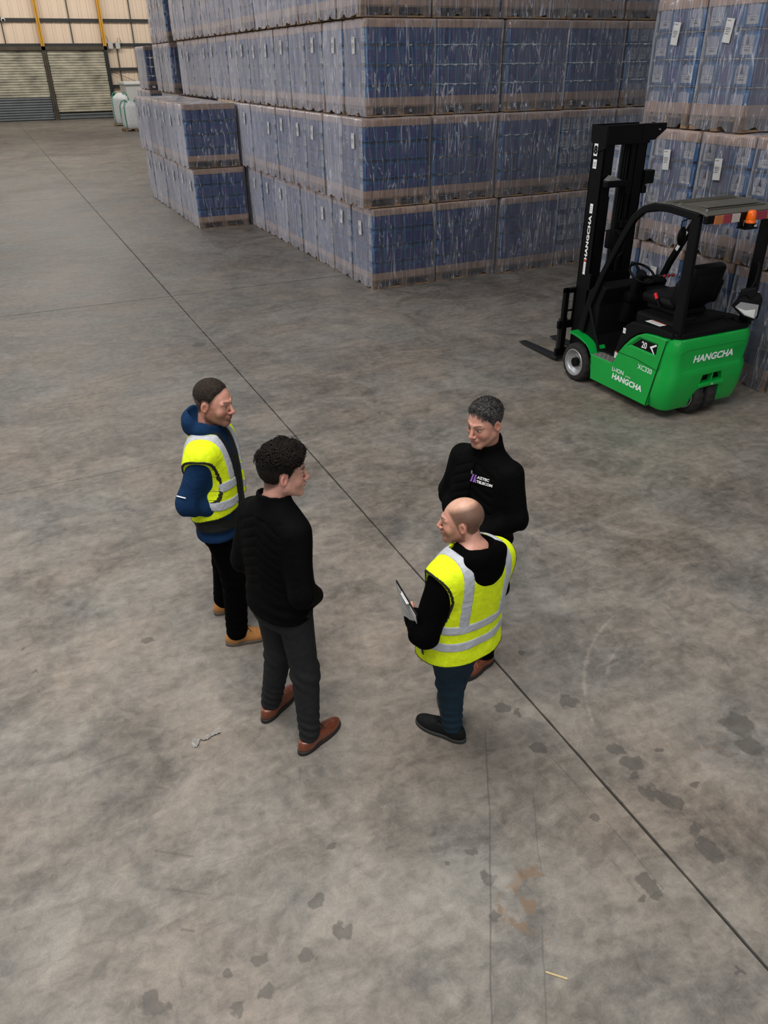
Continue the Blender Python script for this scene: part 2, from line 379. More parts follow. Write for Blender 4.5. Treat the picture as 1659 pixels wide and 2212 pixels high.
j = thing('security_camera', 'small white dome camera on the steel rail above the shutters', 'camera', (cx_, YW - .27, cz_ - .1))
mb = MB(); mb.cyl((0, 0, .1), (0, 1, 0), .13, .12, 16); mb.obj('housing', M_WHITE, j, smooth=True)
bm = bmesh.new(); bmesh.ops.create_uvsphere(bm, u_segments=12, v_segments=8, radius=.09); mb = MB(); mb.bm(bm, 0, Matrix.Translation((0, -.08, .07))); mb.obj('lens', M_BLACK, j, smooth=True)

# site cabin
M_CAB = mat('cabin_grey', (.55, .55, .53), .6, nscale=2, namp=.1)
j = thing('site_cabin', 'pale grey flat-roofed cabin with dark windows by the far wall', 'cabin', (10.9, 61.4, 0))
mb = MB(); mb.box(-1.7, 1.7, -1.3, 1.3, 0, 2.16, bev=.03); mb.obj('body', M_CAB, j)
mb = MB(); mb.box(-1.78, 1.78, -1.38, 1.38, 2.16, 2.32, bev=.02); mb.obj('roof', MATS['white_plastic'], j)
M_GLASS = mat('dark_glass', (.02, .025, .03), .1)
for yy in (-.7, .1):
    mb = MB(); mb.box(-1.735, -1.7, yy - .05, yy + .55, .95, 1.65); f = mb.obj('window', M_WHITE, j)
    mb = MB(); mb.box(-1.745, -1.735, yy, yy + .5, 1.0, 1.6); mb.obj('pane', M_GLASS, f)
mb = MB(); mb.box(-.8, 1.4, -1.335, -1.3, .8, 1.7); f = mb.obj('window', M_WHITE, j)
mb = MB(); mb.box(-.74, 1.34, -1.345, -1.335, .86, 1.64); mb.obj('pane', mat('grey_pane', (.35, .35, .34), .3), f)

# bulk bags
M_BAG = mat('woven_white', (.78, .78, .77), .75, nscale=6, namp=.12, bump=.4, bscale=7)
M_GREEN = mat('green_strap', (.02, .28, .16), .7)
M_WOOD = mat('pallet_pine', (.30, .195, .115), .8, nscale=7, namp=.4, stretch=(1, 6, 6))
M_WOODO = mat('pallet_blue_grey', (.17, .12, .075), .85, nscale=7, namp=.4, stretch=(1, 6, 6))
def pallet_parts(parent, lx, ly, m=None, split=True):
    m = m or M_WOOD
    boards = []
    zt = .144
    for i in range(5):
        y0 = -ly / 2 + i * (ly - .12) / 4; boards.append(('deck_board', (-lx / 2, lx / 2, y0, y0 + .12, zt - .022, zt)))
    for xx in (-lx / 2, -.06, lx / 2 - .12): boards.append(('cross_board', (xx, xx + .12, -ly / 2, ly / 2, zt - .044, zt - .0222)))
    for xx in (-lx / 2, -.06, lx / 2 - .12):
        for yy in (-ly / 2, -.05, ly / 2 - .1): boards.append(('block', (xx, xx + .12, yy, yy + .1, .022, zt - .0442)))
    for yy in (-ly / 2, -.05, ly / 2 - .1): boards.append(('bottom_board', (-lx / 2, lx / 2, yy, yy + .1, 0, .0218)))
    if split:
        for n, b in boards: mb = MB(); mb.box(*b); mb.obj(n, m, parent, fix=False)
    else:
        mb = MB(); [mb.box(*b) for n, b in boards]; return mb
def bulk_bag(label, loc, rz, h, seed):
    t = thing('bulk_bag', label, 'bag', (loc[0], loc[1], .146), rz)
    rnd = random.Random(seed); n = 40; rows = 22; vs_ = []
    for r_ in range(rows):
        u = r_ / (rows - 1); z = u * h
        hw = .50 * (1 - .10 * max(0, .12 - u) / .12) * (1 + .07 * math.sin(math.pi * min(1, u * 1.15)))
        if u > .82: hw *= 1 - ((u - .82) / .18) ** 1.6 * .78
        for k in range(n):
            a = 2 * math.pi * k / n; c, s_ = math.cos(a), math.sin(a); e = .38 if u < .85 else .38 + (u - .85) * 3
            rr = (abs(c) ** (2 / e) + abs(s_) ** (2 / e)) ** (-e / 2)
            wv = 1 + .02 * math.sin(5 * a + 4 * u + seed) + (.05 * math.sin(9 * a + seed) if u > .85 else 0)
            vs_.append((c * rr * hw * wv, s_ * rr * hw * wv, z + (.03 * math.sin(3 * a + seed) if u > .8 else 0)))
    fs = [(r_ * n + k, r_ * n + (k + 1) % n, (r_ + 1) * n + (k + 1) % n, (r_ + 1) * n + k) for r_ in range(rows - 1) for k in range(n)]
    fs += [tuple(range(n))[::-1], tuple((rows - 1) * n + k for k in range(n))]
    mesh_obj('sack', vs_, fs, M_BAG, t, True)
    for sx_ in (-1, 1):
        for sy in (-1, 1):
            mb = MB(); pts = [(sx_ * .47, sy * .47, .05), (sx_ * .515, sy * .515, .4 * h), (sx_ * .50, sy * .50, .8 * h), (sx_ * .40, sy * .42, .98 * h), (sx_ * .28, sy * .1, 1.04 * h), (sx_ * .2, -sy * .2, .97 * h)]
            mb.tube(pts, .024, 6); mb.obj('strap', M_GREEN, t, smooth=True)
    return t
def pal(label, loc, rz):
    t = thing('wooden_pallet', label, 'pallet', (*loc, 0), rz); pallet_parts(t, 1.2, 1.0); return t
pal('wooden pallet under the front white bulk bag', (7.85, 50.6), R(4)); bulk_bag('white bulk bag with green straps, nearest of the two by the stack', (7.85, 50.6), R(4), 1.38, 1)
pal('wooden pallet under the rear white bulk bag', (8.05, 55.6), R(-6)); bulk_bag('white bulk bag behind and left of the nearer one, red print on its side', (8.05, 55.6), R(-6), 1.65, 2)

# scrap of film on the floor
sx0, sy0 = wpt(438, 1602)
rnd = random.Random(3); nx, ny = 26, 10; vs_ = []
for i in range(nx):
    u = i / (nx - 1); wdt = .035 * (1.0 if u < .35 else (.25 + .3 * abs(math.sin(9 * u)))) * (math.sin(math.pi * min(1, u * 3 + .15)) if u < .35 else 1)
    for k in range(ny):
        v = k / (ny - 1) - .5
        vs_.append((u * .17 - .06, v * 2 * wdt + .035 * u + rnd.uniform(-.003, .003), .004 + rnd.random() * .010))
fs = [(i * ny + k, i * ny + k + 1, (i + 1) * ny + k + 1, (i + 1) * ny + k) for i in range(nx - 1) for k in range(ny - 1)]
o = mesh_obj('film_scrap', vs_, fs, mat('scrap_film', (.25, .235, .215), .3), None, True); o.location = (sx0, sy0, 0)
tag(o, 'crumpled scrap of clear film on the floor left of the brown shoes', 'litter')
M_STRAW = mat('straw', (.5, .38, .2), .8)
for px, py, a, lab in ((1202, 2108, .8, 'short straw-coloured splinter on the concrete near the bottom edge'),):
    mb = MB(); x_, y_ = wpt(px, py); mb.box(-.004, .004, -.045, .045, .0, .006, bev=.002); o = mb.obj('wood_splinter', M_STRAW); o.location = (x_, y_, 0); o.rotation_euler = (0, 0, a); tag(o, lab, 'litter')
# ------------------------------------------------------------ wrapped pallets of jerrycans
M_JUG = mat('blue_polythene', (.026, .130, .300), .42, nscale=5, namp=.25)
M_PURP = mat('violet_label', (.036, .046, .205), .5, nscale=40, namp=.25)
M_LAB = mat('white_label', (.50, .50, .50), .5)
M_PIC = mat('label_picture', (.14, .14, .30), .5, nscale=25, namp=.6)
M_DISC = mat('label_discs', (.38, .39, .46), .5)
M_INK = mat('label_ink', (.03, .03, .04), .6)
M_CARD = mat('brown_board', (.50, .335, .235), .8, nscale=5, namp=.15)
M_RED = mat('stencil_red', (.45, .06, .03), .8)
M_PAPER = mat('paper_label', (.62, .61, .60), .7, nscale=9, namp=.08)

def film_material(name, haze, seed):
    m = bpy.data.materials.new(name); nt = NT(m); g = G(nt)
    for nd in list(nt.nodes):
        if nd.type == 'BSDF_PRINCIPLED': nt.nodes.remove(nd)
    out = [n for n in nt.nodes if n.type == 'OUTPUT_MATERIAL'][0]
    tc = g.n('ShaderNodeTexCoord').outputs['Object']
    oi = g.n('ShaderNodeObjectInfo').outputs['Random']
    ofs = g.n('ShaderNodeVectorMath', operation='SCALE'); ofs.inputs[0].default_value = (7.3, 3.1, 5.7); g.l(oi, ofs.inputs['Scale'])
    ad = g.n('ShaderNodeVectorMath', operation='ADD'); g.l(tc, ad.inputs[0]); g.l(ofs.outputs[0], ad.inputs[1]); P = ad.outputs[0]
    # fine near-vertical, slanted and star-like creases: stretched noises
    a = g.noise(g.mapping(P, (5, 5, .45), (0, R(14), 0)), 3.0, 1.5, .5, .35)
    b = g.noise(g.mapping(P, (4, 4, .35), (R(38), R(-42), 0)), 2.4, 1.5, .5, .4)
    c = g.noise(g.mapping(P, (4, 4, .35), (R(-30), R(55), 0)), 2.2, 1.5, .5, .4)
    def line(x, wd): # thin ridge where the noise crosses .5
        return g.math('SUBTRACT', 1.0, g.math('MULTIPLY', g.math('ABSOLUTE', g.math('SUBTRACT', x, .5)), 1.0 / wd), clamp=True)
    patch = g.ramp(g.noise(P, 2.0, 3), [(.47, 0), (.62, 1)])
    patch2 = g.ramp(g.noise(P, 2.7, 3, .5, 1.0), [(.50, 0), (.64, 1)])
    l1 = g.math('MULTIPLY', line(a, .022), patch); l2 = g.math('MULTIPLY', line(b, .014), patch2); l3 = line(c, .009)
    creases = g.math('MAXIMUM', g.math('MAXIMUM', l1, l2), g.math('MULTIPLY', l3, .9))
    soft = g.ramp(g.noise(P, 3.2, 3, .6, .8), [(.35, 0), (.75, 1)])
    lw = g.n('ShaderNodeLayerWeight'); lw.inputs['Blend'].default_value = .5
    graze = g.math('POWER', lw.outputs['Facing'], 1.5)   # a scattering film looks denser the flatter it is seen
    hz = g.math('MULTIPLY_ADD', graze, .68, haze)
    hz = g.math('MULTIPLY_ADD', soft, .05, hz)
    hz = g.math('MULTIPLY_ADD', creases, .60, hz, clamp=True)
    rv = g.n('ShaderNodeObjectInfo'); hz = g.math('MULTIPLY', hz, g.math('MULTIPLY_ADD', g.math('FRACT', g.math('MULTIPLY', rv.outputs['Random'], 7.31)), .45, .78), clamp=True)
    hgt = g.math('MULTIPLY_ADD', a, 1.0, g.math('MULTIPLY_ADD', b, .9, g.math('MULTIPLY', c, .8)))
    bmp = g.bump(hgt, 1.0, .016)
    tr = g.n('ShaderNodeBsdfTransparent'); tr.inputs[0].default_value = (.93, .94, .97, 1)
    df = g.n('ShaderNodeBsdfDiffuse'); df.inputs[0].default_value = (.66, .65, .73, 1)
    gl = g.n('ShaderNodeBsdfGlossy'); gl.inputs['Roughness'].default_value = .10; gl.inputs[0].default_value = (1, 1, 1, 1)
    g.l(bmp, gl.inputs['Normal'])
    m1 = g.n('ShaderNodeMixShader'); g.l(hz, m1.inputs[0]); g.l(tr.outputs[0], m1.inputs[1]); g.l(df.outputs[0], m1.inputs[2])
    fr = g.n('ShaderNodeFresnel'); fr.inputs[0].default_value = 1.5; g.l(bmp, fr.inputs['Normal'])
    m2 = g.n('ShaderNodeMixShader'); g.l(g.math('MULTIPLY', fr.outputs[0], .92, clamp=True), m2.inputs[0]); g.l(m1.outputs[0], m2.inputs[1]); g.l(gl.outputs[0], m2.inputs[2])
    g.l(m2.outputs[0], out.inputs['Surface']); return m
M_FILM = film_material('stretch_film', .03, 1)
M_FILM2 = film_material('thin_stretch_film', .0, 2)

def jug_mesh(w_, d_, h_, front=None, side=None, text=False):
    """front: label kind on -Y, side: label kind on -X"""
    mb = MB(); n = 16
    ring = [(0, .016, 0), (.012, .004, 0), (h_ * .22, .002, 0), (h_ * .5, 0, 0), (h_ * .76, .003, 0), (h_ * .84, .010, 0), (h_ * .92, .030, 0), (h_ * .97, .060, 0)]
    vs_ = []
    for z, ins, _ in ring:
        for k in range(n):
            a = 2 * math.pi * (k + .5) / n; c, s_ = math.cos(a), math.sin(a); e = .32; rr = (abs(c) ** (2 / e) + abs(s_) ** (2 / e)) ** (-e / 2)
            vs_.append((c * rr * (w_ / 2 - ins), s_ * rr * (d_ / 2 - ins), z))
    fs = [(r_ * n + k, r_ * n + (k + 1) % n, (r_ + 1) * n + (k + 1) % n, (r_ + 1) * n + k) for r_ in range(len(ring) - 1) for k in range(n)]
    fs += [tuple(range(n))[::-1], tuple((len(ring) - 1) * n + k for k in range(n))]
    mb.add(vs_, fs, 0)
    def lab(kind, ax):
        ww = w_ if ax == 'y' else d_; off = (d_ if ax == 'y' else w_) / 2 + .0012
        M = frame((0, -off, 0), (1, 0, 0), (0, 0, 1)) if ax == 'y' else frame((-off, 0, 0), (0, -1, 0), (0, 0, 1))
        def rect(x0, x1, z0, z1, m, lift=0): mb.add([M @ Vector((x, z, lift)) for x, z in ((x0, z0), (x1, z0), (x1, z1), (x0, z1))], [(0, 1, 2, 3)], m)
        if kind == 'purple':
            q = ww * .30; rect(-q, q, h_ * .13, h_ * .74, 1)
            for i in range(5): rect(-q * .8, q * (.2 + .12 * i), h_ * (.22 + .09 * i), h_ * (.235 + .09 * i), 5, .0006)
        elif kind == 'white':
            q = ww * .345; rect(-q, q, h_ * .12, h_ * .75, 2); rect(-q * .88, q * .88, h_ * .42, h_ * .73, 3, .0006)
            for cx, cz, rr in ((-q * .42, .62, .2), (q * .40, .60, .21), (0, .50, .10)):
                rr *= ww; c = [M @ Vector((cx + math.cos(t * math.pi / 5) * rr, h_ * cz + math.sin(t * math.pi / 5) * rr, .0012)) for t in range(10)]; mb.add(c, [tuple(range(10))], 4)
            if text: put_text(mb, 'AdBlue', .020, M @ Matrix.Translation((0, h_ * .27, .0008)), 6, bold=.02, shear=.2)
            else: rect(-q * .5, q * .5, h_ * .24, h_ * .28, 6, .0006)
            rect(-q * .6, q * .6, h_ * .345, h_ * .36, 6, .0006)
    if front: lab(front, 'y')
    if side: lab(side, 'x')
    me = bpy.data.meshes.new('jerrycan'); me.from_pydata(mb.v, [], mb.f)
    for m in (M_JUG, M_PURP, M_LAB, M_PIC, M_DISC, M_RED, M_INK): me.materials.append(m)
    if True: me.materials[5] = M_RULE
    me.polygons.foreach_set('material_index', mb.m); me.shade_smooth(); me.set_sharp_from_angle(angle=R(40)); me.update(); return me
M_RULE = mat('label_rule', (.10, .10, .32), .5)

def film_mesh(lx, ly, h, seed, skirt=1.0):
    rnd = random.Random(seed); per = []
    nx_, ny_ = 26, 20; hx, hy = lx / 2, ly / 2; rc = .006
    def side(n, fn):
        for i in range(n): per.append(fn(i / n))
    side(nx_, lambda t: (-hx + rc + t * (lx - 2 * rc), -hy, 0, -1)); side(ny_, lambda t: (hx, -hy + rc + t * (ly - 2 * rc), 1, 0))
    side(nx_, lambda t: (hx - rc - t * (lx - 2 * rc), hy, 0, 1)); side(ny_, lambda t: (-hx, hy - rc - t * (ly - 2 * rc), -1, 0))
    n = len(per); zs = [0.0, .035, .07, .11, .15, .22, .35, .5, .65, .8, .95, 1.08, 1.16, h - .02, h]
    ph = [rnd.uniform(0, 6.28) for _ in range(8)]; vs_ = []
    for iz, z in enumerate(zs):
        for k, (x, y, nx2, ny2) in enumerate(per):
            s_ = k / n * 2 * math.pi
            blg = .010 * math.sin(3 * s_ + ph[0]) * math.sin(z * 4 + ph[1]) + .006 * math.sin(11 * s_ + ph[2] + 3 * z)
            if z < .16:
                q = (1 - z / .16); blg += q * skirt * (.016 * math.sin(17 * s_ + ph[3]) + .014 * math.sin(29 * s_ + ph[4] + 30 * z) + rnd.uniform(-.010, .012) - .012)
                zz = z + (q ** 2) * skirt * (.012 + .028 * math.sin(8 * s_ + ph[5]) + .016 * math.sin(23 * s_ + ph[6])) * (1 if iz == 0 else .4)
            else: zz = z
            if z >= h - .001: blg -= .015; zz = h
            vs_.append((x + nx2 * max(-.005, min(blg, .010)), y + ny2 * max(-.004, min(blg, .010)), max(.004, zz)))
    fs = [(i * n + k, i * n + (k + 1) % n, (i + 1) * n + (k + 1) % n, (i + 1) * n + k) for i in range(len(zs) - 1) for k in range(n)]
    # top: inner ring and centre, lightly rumpled
    b = len(vs_); last = (len(zs) - 1) * n
    for q in (.8, .5, .2):
        for k, (x, y, _, _) in enumerate(per): vs_.append((x * q, y * q, h + .004 + .006 * math.sin(9 * x + ph[0]) * math.sin(13 * y + ph[1]) + rnd.uniform(0, .004)))
    for t in range(3):
        a0 = last if t == 0 else b + (t - 1) * n; a1 = b + t * n
        fs += [(a0 + k, a0 + (k + 1) % n, a1 + (k + 1) % n, a1 + k) for k in range(n)]
    vs_.append((0, 0, h + .005)); fs += [(b + 2 * n + k, b + 2 * n + (k + 1) % n, len(vs_) - 1) for k in range(n)]
    me = bpy.data.meshes.new('stretch_film'); me.from_pydata(vs_, [], fs); me.materials.append(M_FILM); me.shade_smooth(); me.update(); return me

H_L = 1.272                       # height of one wrapped pallet
LX, LY = 1.15, .785
JH = .262; JZ0 = .156
FILMS = [film_mesh(LX + .02, LY + .018, H_L - .020, s) for s in range(6)]
def tray_mesh(lx, ly, z0, z1, lid):
    mb = MB(); t = .006
    for bx in ((-lx / 2, lx / 2, -ly / 2, -ly / 2 + t), (-lx / 2, lx / 2, ly / 2 - t, ly / 2), (-lx / 2, -lx / 2 + t, -ly / 2 + t, ly / 2 - t), (lx / 2 - t, lx / 2, -ly / 2 + t, ly / 2 - t)): mb.box(*bx, z0, z1)
    if lid: mb.box(-lx / 2, lx / 2, -ly / 2, ly / 2, z1, z1 + .006)
    else: mb.box(-lx / 2, lx / 2, -ly / 2, ly / 2, z0 - .004, z0)
    me = bpy.data.meshes.new('cardboard'); me.from_pydata(mb.v, [], mb.f); me.materials.append(M_CARD); return me
TRAY_LO = tray_mesh(LX, LY, .149, .255, False); TRAY_HI = tray_mesh(LX + .004, LY + .003, H_L - .125, H_L - .022, True)
def pallet_mesh(m):
    mb = pallet_parts(None, LX, LY, m, False)
    mb.box(-LX / 2 - .001, -LX / 2, -.05, .03, .03, .09, 1)
    me = bpy.data.meshes.new('pallet'); me.from_pydata(mb.v, [], mb.f); me.materials.append(m); me.materials.append(M_RED); me.polygons.foreach_set('material_index', mb.m); return me
PAL_ME = [pallet_mesh(M_WOOD), pallet_mesh(M_WOODO)]
# board meshes for pallets near enough to tell their boards apart
def board_meshes():
    out = []
    tmp = MB(); zt = .144
    def add(n, *b): mb = MB(); mb.box(*b); me = bpy.data.meshes.new(n); me.from_pydata(mb.v, [], mb.f); me.materials.append(M_WOOD); out.append((n, me))
    for i in range(5):
        y0 = -LY / 2 + i * (LY - .12) / 4; add('deck_board', -LX / 2, LX / 2, y0, y0 + .12, zt - .022, zt)
    for xx in (-LX / 2, -.06, LX / 2 - .12): add('cross_board', xx, xx + .12, -LY / 2, LY / 2, zt - .044, zt - .0222)
    for xx in (-LX / 2, -.06, LX / 2 - .12):
        for yy in (-LY / 2, -.05, LY / 2 - .1): add('block', xx, xx + .12, yy, yy + .1, .022, zt - .0442)
    for yy in (-LY / 2, -.05, LY / 2 - .1): add('bottom_board', -LX / 2, LX / 2, yy, yy + .1, 0, .0218)
    return out
BOARDS = board_meshes()
def paper_mesh():
    mb = MB(); nx, ny = 5, 9; w_, h_ = .115, .215; rnd = random.Random(4); vs_ = []
    for i in range(nx):
        for k in range(ny): vs_.append((0 if False else -.0 - .006 - rnd.random() * .004, -(i / (nx - 1) - .5) * w_, (k / (ny - 1) - .5) * h_))
    mb.add(vs_, [(i * ny + k, i * ny + k + 1, (i + 1) * ny + k + 1, (i + 1) * ny + k) for i in range(nx - 1) for k in range(ny - 1)], 0)
    M = frame((-.0125, 0, 0), (0, -1, 0), (0, 0, 1))
    for zz, x0, x1 in ((.085, -.045, .01), (.02, -.04, .03), (.005, -.04, .035), (-.012, -.03, .03), (-.03, -.04, .02)):
        mb.add([M @ Vector((x, z, 0)) for x, z in ((x0, zz), (x1, zz), (x1, zz + .005), (x0, zz + .005))], [(0, 1, 2, 3)], 1)
    me = bpy.data.meshes.new('paper_label'); me.from_pydata(mb.v, [], mb.f); me.materials.append(M_PAPER); me.materials.append(M_GREYINK); me.polygons.foreach_set('material_index', mb.m); me.update(); return me
M_GREYINK = mat('grey_ink', (.16, .16, .17), .7)
PAPER = paper_mesh()
JUGS = {}
def jug(w_, d_, front, side, text=False):
    k = (round(w_, 3), round(d_, 3), front, side, text)
    if k not in JUGS: JUGS[k] = jug_mesh(w_ - .006, d_ - .004, JH - .004, front, side, text)
    return JUGS[k]
def jug_layout(kind):
    """(x, y, mesh) for one layer; kind names which faces are open to view"""
    out = []
    IX, IY = LX - .016, LY - .016
    if kind in ('corner', 'front', 'side', 'cornerC'):
        nx, ny = 6, 4
        wx, wy = IX / nx, IY / ny
        for i in range(nx):
            for j in range(ny):
                fr = 'purple' if j == 0 else None; sd = ('white' if j == 0 else 'purple') if i == 0 else None
                if kind == 'side' and i > 0: continue
                if kind == 'front' and not (j == 0 or (i == 0 and j < 3)): continue
                if i > 0 and j > 0: continue
                out.append((-IX / 2 + (i + .5) * wx, -IY / 2 + (j + .5) * wy, jug(wx, wy, fr, sd)))
    elif kind == 'whitefront':
        nx, ny = 5, 4; wx, wy = IX / nx, IY / ny
        for i in range(nx):
            for j in range(ny):
                if not (j == 0 or (i == 0 and j < 3)): continue
                out.append((-IX / 2 + (i + .5) * wx, -IY / 2 + (j + .5) * wy, jug(wx, wy, 'white' if j == 0 else None, 'purple' if i == 0 else None)))
    elif kind in ('near', 'nearcorner'):
        nx, ny = 6, 3; wx, wy = IX / nx, IY / ny
        for i in range(nx):
            for j in range(ny):
                if i > 0 and (kind == 'near' or j > 0): continue
                sd = ('white', 'purple', 'white')[j] if i == 0 else None
                out.append((-IX / 2 + (i + .5) * wx, -IY / 2 + (j + .5) * wy, jug(wx, wy, 'purple' if j == 0 and kind == 'nearcorner' else None, sd, True)))
    return out
def joined(kind):
    mb = MB()
    for L in range(4):
        for x, y, me in jug_layout(kind):
            mb.v, b = mb.v, len(mb.v)
            mb.v += [(v.co.x + x, v.co.y + y, v.co.z + JZ0 + L * JH) for v in me.vertices]
            for p in me.polygons: mb.f.append(tuple(i + b for i in p.vertices)); mb.m.append(p.material_index)
    me = bpy.data.meshes.new('jerrycans'); me.from_pydata(mb.v, [], mb.f)
    for m in (M_JUG, M_PURP, M_LAB, M_PIC, M_DISC, M_RULE, M_INK): me.materials.append(m)
    me.polygons.foreach_set('material_index', mb.m); me.shade_smooth(); me.set_sharp_from_angle(angle=R(40)); return me
JOINED = {k: joined(k) for k in ('side', 'corner')}
JITTER = random.Random(11); n_p = [0]
def wrapped(x, y, z, kind, label, group, far=False, paper=True, boards=False, film=None, flip=False):
    n_p[0] += 1; i = n_p[0]; r_ = JITTER
    t = thing('wrapped_pallet', label, 'pallet', (x + r_.uniform(-.012, .004), y, z), R(r_.uniform(-.35, .35)), group)
    p = link('pallet', PAL_ME[i % 5 == 0], t) if not boards else None
    if boards:
        p = bpy.data.objects.new('pallet', None); C.objects.link(p); p.parent = t
        for n, me in BOARDS: link(n, me, p)
    link('base_tray', TRAY_LO, t); link('top_cap', TRAY_HI, t)
    if far: tag(link('jerrycans', JOINED['corner' if kind == 'corner' else 'side'], t), kind='stuff')
    else:
        for L in range(4):
            for jx, jy, me in jug_layout(kind):
                o = link('jerrycan', me, t); o.location = (jx + r_.uniform(-.002, .002), jy, JZ0 + L * JH)
    f = link('stretch_film', FILMS[i % 6], t)
    if film: 
        if (film, i % 6) not in FT: FT[(film, i % 6)] = FILMS[i % 6].copy(); FT[(film, i % 6)].materials[0] = film
        f.data = FT[(film, i % 6)]
    if paper:
        o = link('paper_label', PAPER, t); o.location = (-LX / 2 - .028, -LY / 2 + LY * r_.uniform(.38, .58), H_L * r_.uniform(.70, .78)); o.rotation_euler = (R(r_.uniform(-7, 7)), 0, 0)
        o['label'] = 'white paper label on the film'
    return t
ORD = ['front-corner', 'second', 'third', 'fourth', 'fifth', 'sixth', 'seventh', 'eighth', 'ninth', 'tenth', 'eleventh', 'twelfth', 'thirteenth', 'fourteenth', 'fifteenth', 'sixteenth']
TIER = ['bottom', 'second', 'third', 'fourth']
AX, AY, PX, PY = 5.19, 11.62, 1.205, .833
G_A = 'wrapped pallets of blue jerrycans in the big stack'
for tier in range(4):
    z = tier * H_L; dx = (.06, -.06, .05, -.02)[tier]; dy = (0, 0, .12, .16)[tier]
    for i in range(9 if tier < 2 else 15):                      # left side, running away from the camera
        paper = JITTER.random() < .75
        lab = ('blue jerrycan pallet at the front corner of the big stack, %s tier' % TIER[tier]) if i == 0 else ('jerrycan pallet, big stack\'s left side, %s back from the corner, %s tier' % (ORD[i], TIER[tier]))
        wrapped(AX + dx + LX / 2, AY + dy + PY * (i + .5), z, 'corner' if i == 0 else 'side', lab, G_A, far=i > 5, paper=paper or i == 0, boards=(i == 0))
    for c in range(1, 6 if tier < 3 else 5):                    # front face, running right
        kind = 'whitefront' if c >= 3 else 'front'
        if tier == 2 and c == 3: kind = 'front'
        wrapped(AX + dx + LX / 2 + (0, 1.21, 2.43, 3.62, 4.80, 5.98)[c], AY + dy + PY / 2 + (0, .03, -.02, .02, .0, .0)[c], z, kind, 'blue jerrycan pallet on the big stack\'s front face, %s from the corner, %s tier' % (ORD[c], TIER[tier]), G_A, paper=False, boards=(c < 3)).scale = (1 if c < 3 else .975, 1, 1)
G_B = 'wrapped pallets of the two-tier row behind'
for tier in range(2):
    for i in range(7):
        lab = ('dark blue jerrycan pallet at the near end of the low left row, %s tier' % ('bottom', 'top')[tier]) if i == 0 else ('jerrycan pallet in the low left row, %s from its near end, %s tier' % (ORD[i], ('bottom', 'top')[tier]))
        wrapped(4.01 + LX / 2 - .03 - .08 * tier, 18.38 + PY * (i + .5), tier * H_L, 'corner' if i == 0 else 'side', lab, G_B, far=i > 0, paper=True)
G_D = 'wrapped pallets of the stack beyond the big stack'
for tier in range(4):
    for i in range(3):
        if tier == 0 and i < 3: kind = 'side'
        wrapped(5.27 + LX / 2 + (.08 if tier < 2 else 0), 25.45 + PY * (i + .5), tier * H_L, 'corner' if i == 0 else 'side', 'jerrycan pallet in the far stack behind the low row, %s tier, %s back' % (TIER[tier], ('first', 'second', 'third')[i]), G_D, far=True, paper=tier > 1)
for tier in range(3):
    for i in range(3 if tier < 2 else 2):
        wrapped(5.35 + LX / 2, 29.9 + PY * (i + .5), tier * H_L, 'corner' if i == 0 else 'side', 'most distant jerrycan pallet, nearest the cabin, %s tier, %s one back' % (TIER[tier], ('first', 'second', 'third')[i]), 'farthest wrapped pallets by the cabin', far=True, paper=False)
G_C = 'large-label jerrycan pallets behind the forklift'
CX = 7.22
for tier, ys in enumerate(([8.56 - .77 * k for k in range(5)], [8.58 - .765 * k for k in range(5)], [8.06 - .76 * k for k in range(2)], [8.06 - .76 * k for k in range(2)])):
    for k, ytop in enumerate(ys):
        corner = (k == len(ys) - 1)
        nm = ('first', 'second', 'third', 'fourth', 'fifth')[k]
        clear = tier == 1 and k == 1
        wrapped(CX + (.05, 0, .02, .0)[tier] + LX / 2, ytop - PY / 2 + .02, tier * H_L * 1.008, 'nearcorner' if corner else 'near', 'white-labelled jerrycan pallet behind the forklift, %s tier, %s from the mast side' % (TIER[tier], nm), G_C, film=M_FILM2 if clear else None, boards=True).scale = (1, .912, 1.008)
# ------------------------------------------------------------ forklift
M_GRN = mat('green_paint', (.002, .34, .045), .34, coat=.35, spec=.3, nscale=3, namp=.10)
M_BLK = mat('black_paint', (.0022, .0022, .0026), .42, spec=.16)
M_BLKM = mat('black_moulding', (.0032, .0032, .0036), .62, spec=.15, bump=.3, bscale=180)
M_VINYL = mat('black_vinyl', (.0026, .0026, .003), .5, spec=.16)
M_TYRE = mat('tyre_rubber', (.013, .012, .011), .85, nscale=25, namp=.3)
M_RIM = mat('silver_rim', (.42, .42, .43), .38, .6, nscale=20, namp=.15)
M_ROOF = mat('roof_sheet', (.085, .078, .060), .42, nscale=6, namp=.15)
M_DECAL = mat('white_decal', (.85, .86, .86), .5)
M_ORANGE = mat('orange_lens', (.80, .12, .003), .22, emit=((1, .20, .01), .05))
M_REFO = mat('orange_reflector', (.42, .14, .05), .3); M_REFR = mat('red_reflector', (.26, .035, .055), .3); M_REFW = mat('clear_reflector', (.45, .40, .36), .3)
M_REDK = mat('red_knob', (.35, .008, .012), .4); M_REDB = mat('red_buckle', (.75, .02, .03), .45)
M_CHK = mat('chequer_plate', (.32, .31, .29), .35, .6)
M_FORK = mat('worn_fork_steel', (.028, .030, .032), .35, .4, nscale=12, namp=.4)
M_STEELB = mat('bright_bolt', (.5, .5, .5), .3, .8)
FLX, FLY = 6.175, 5.335
fl = thing('forklift', 'green and black three-wheel forklift truck with orange beacon, parked empty', 'forklift', (FLX, FLY, 0))
def evaluated(o):
    bpy.context.view_layer.update(); dg = bpy.context.evaluated_depsgraph_get()
    me = bpy.data.meshes.new_from_object(o.evaluated_get(dg)); o.modifiers.clear(); o.data = me; return o
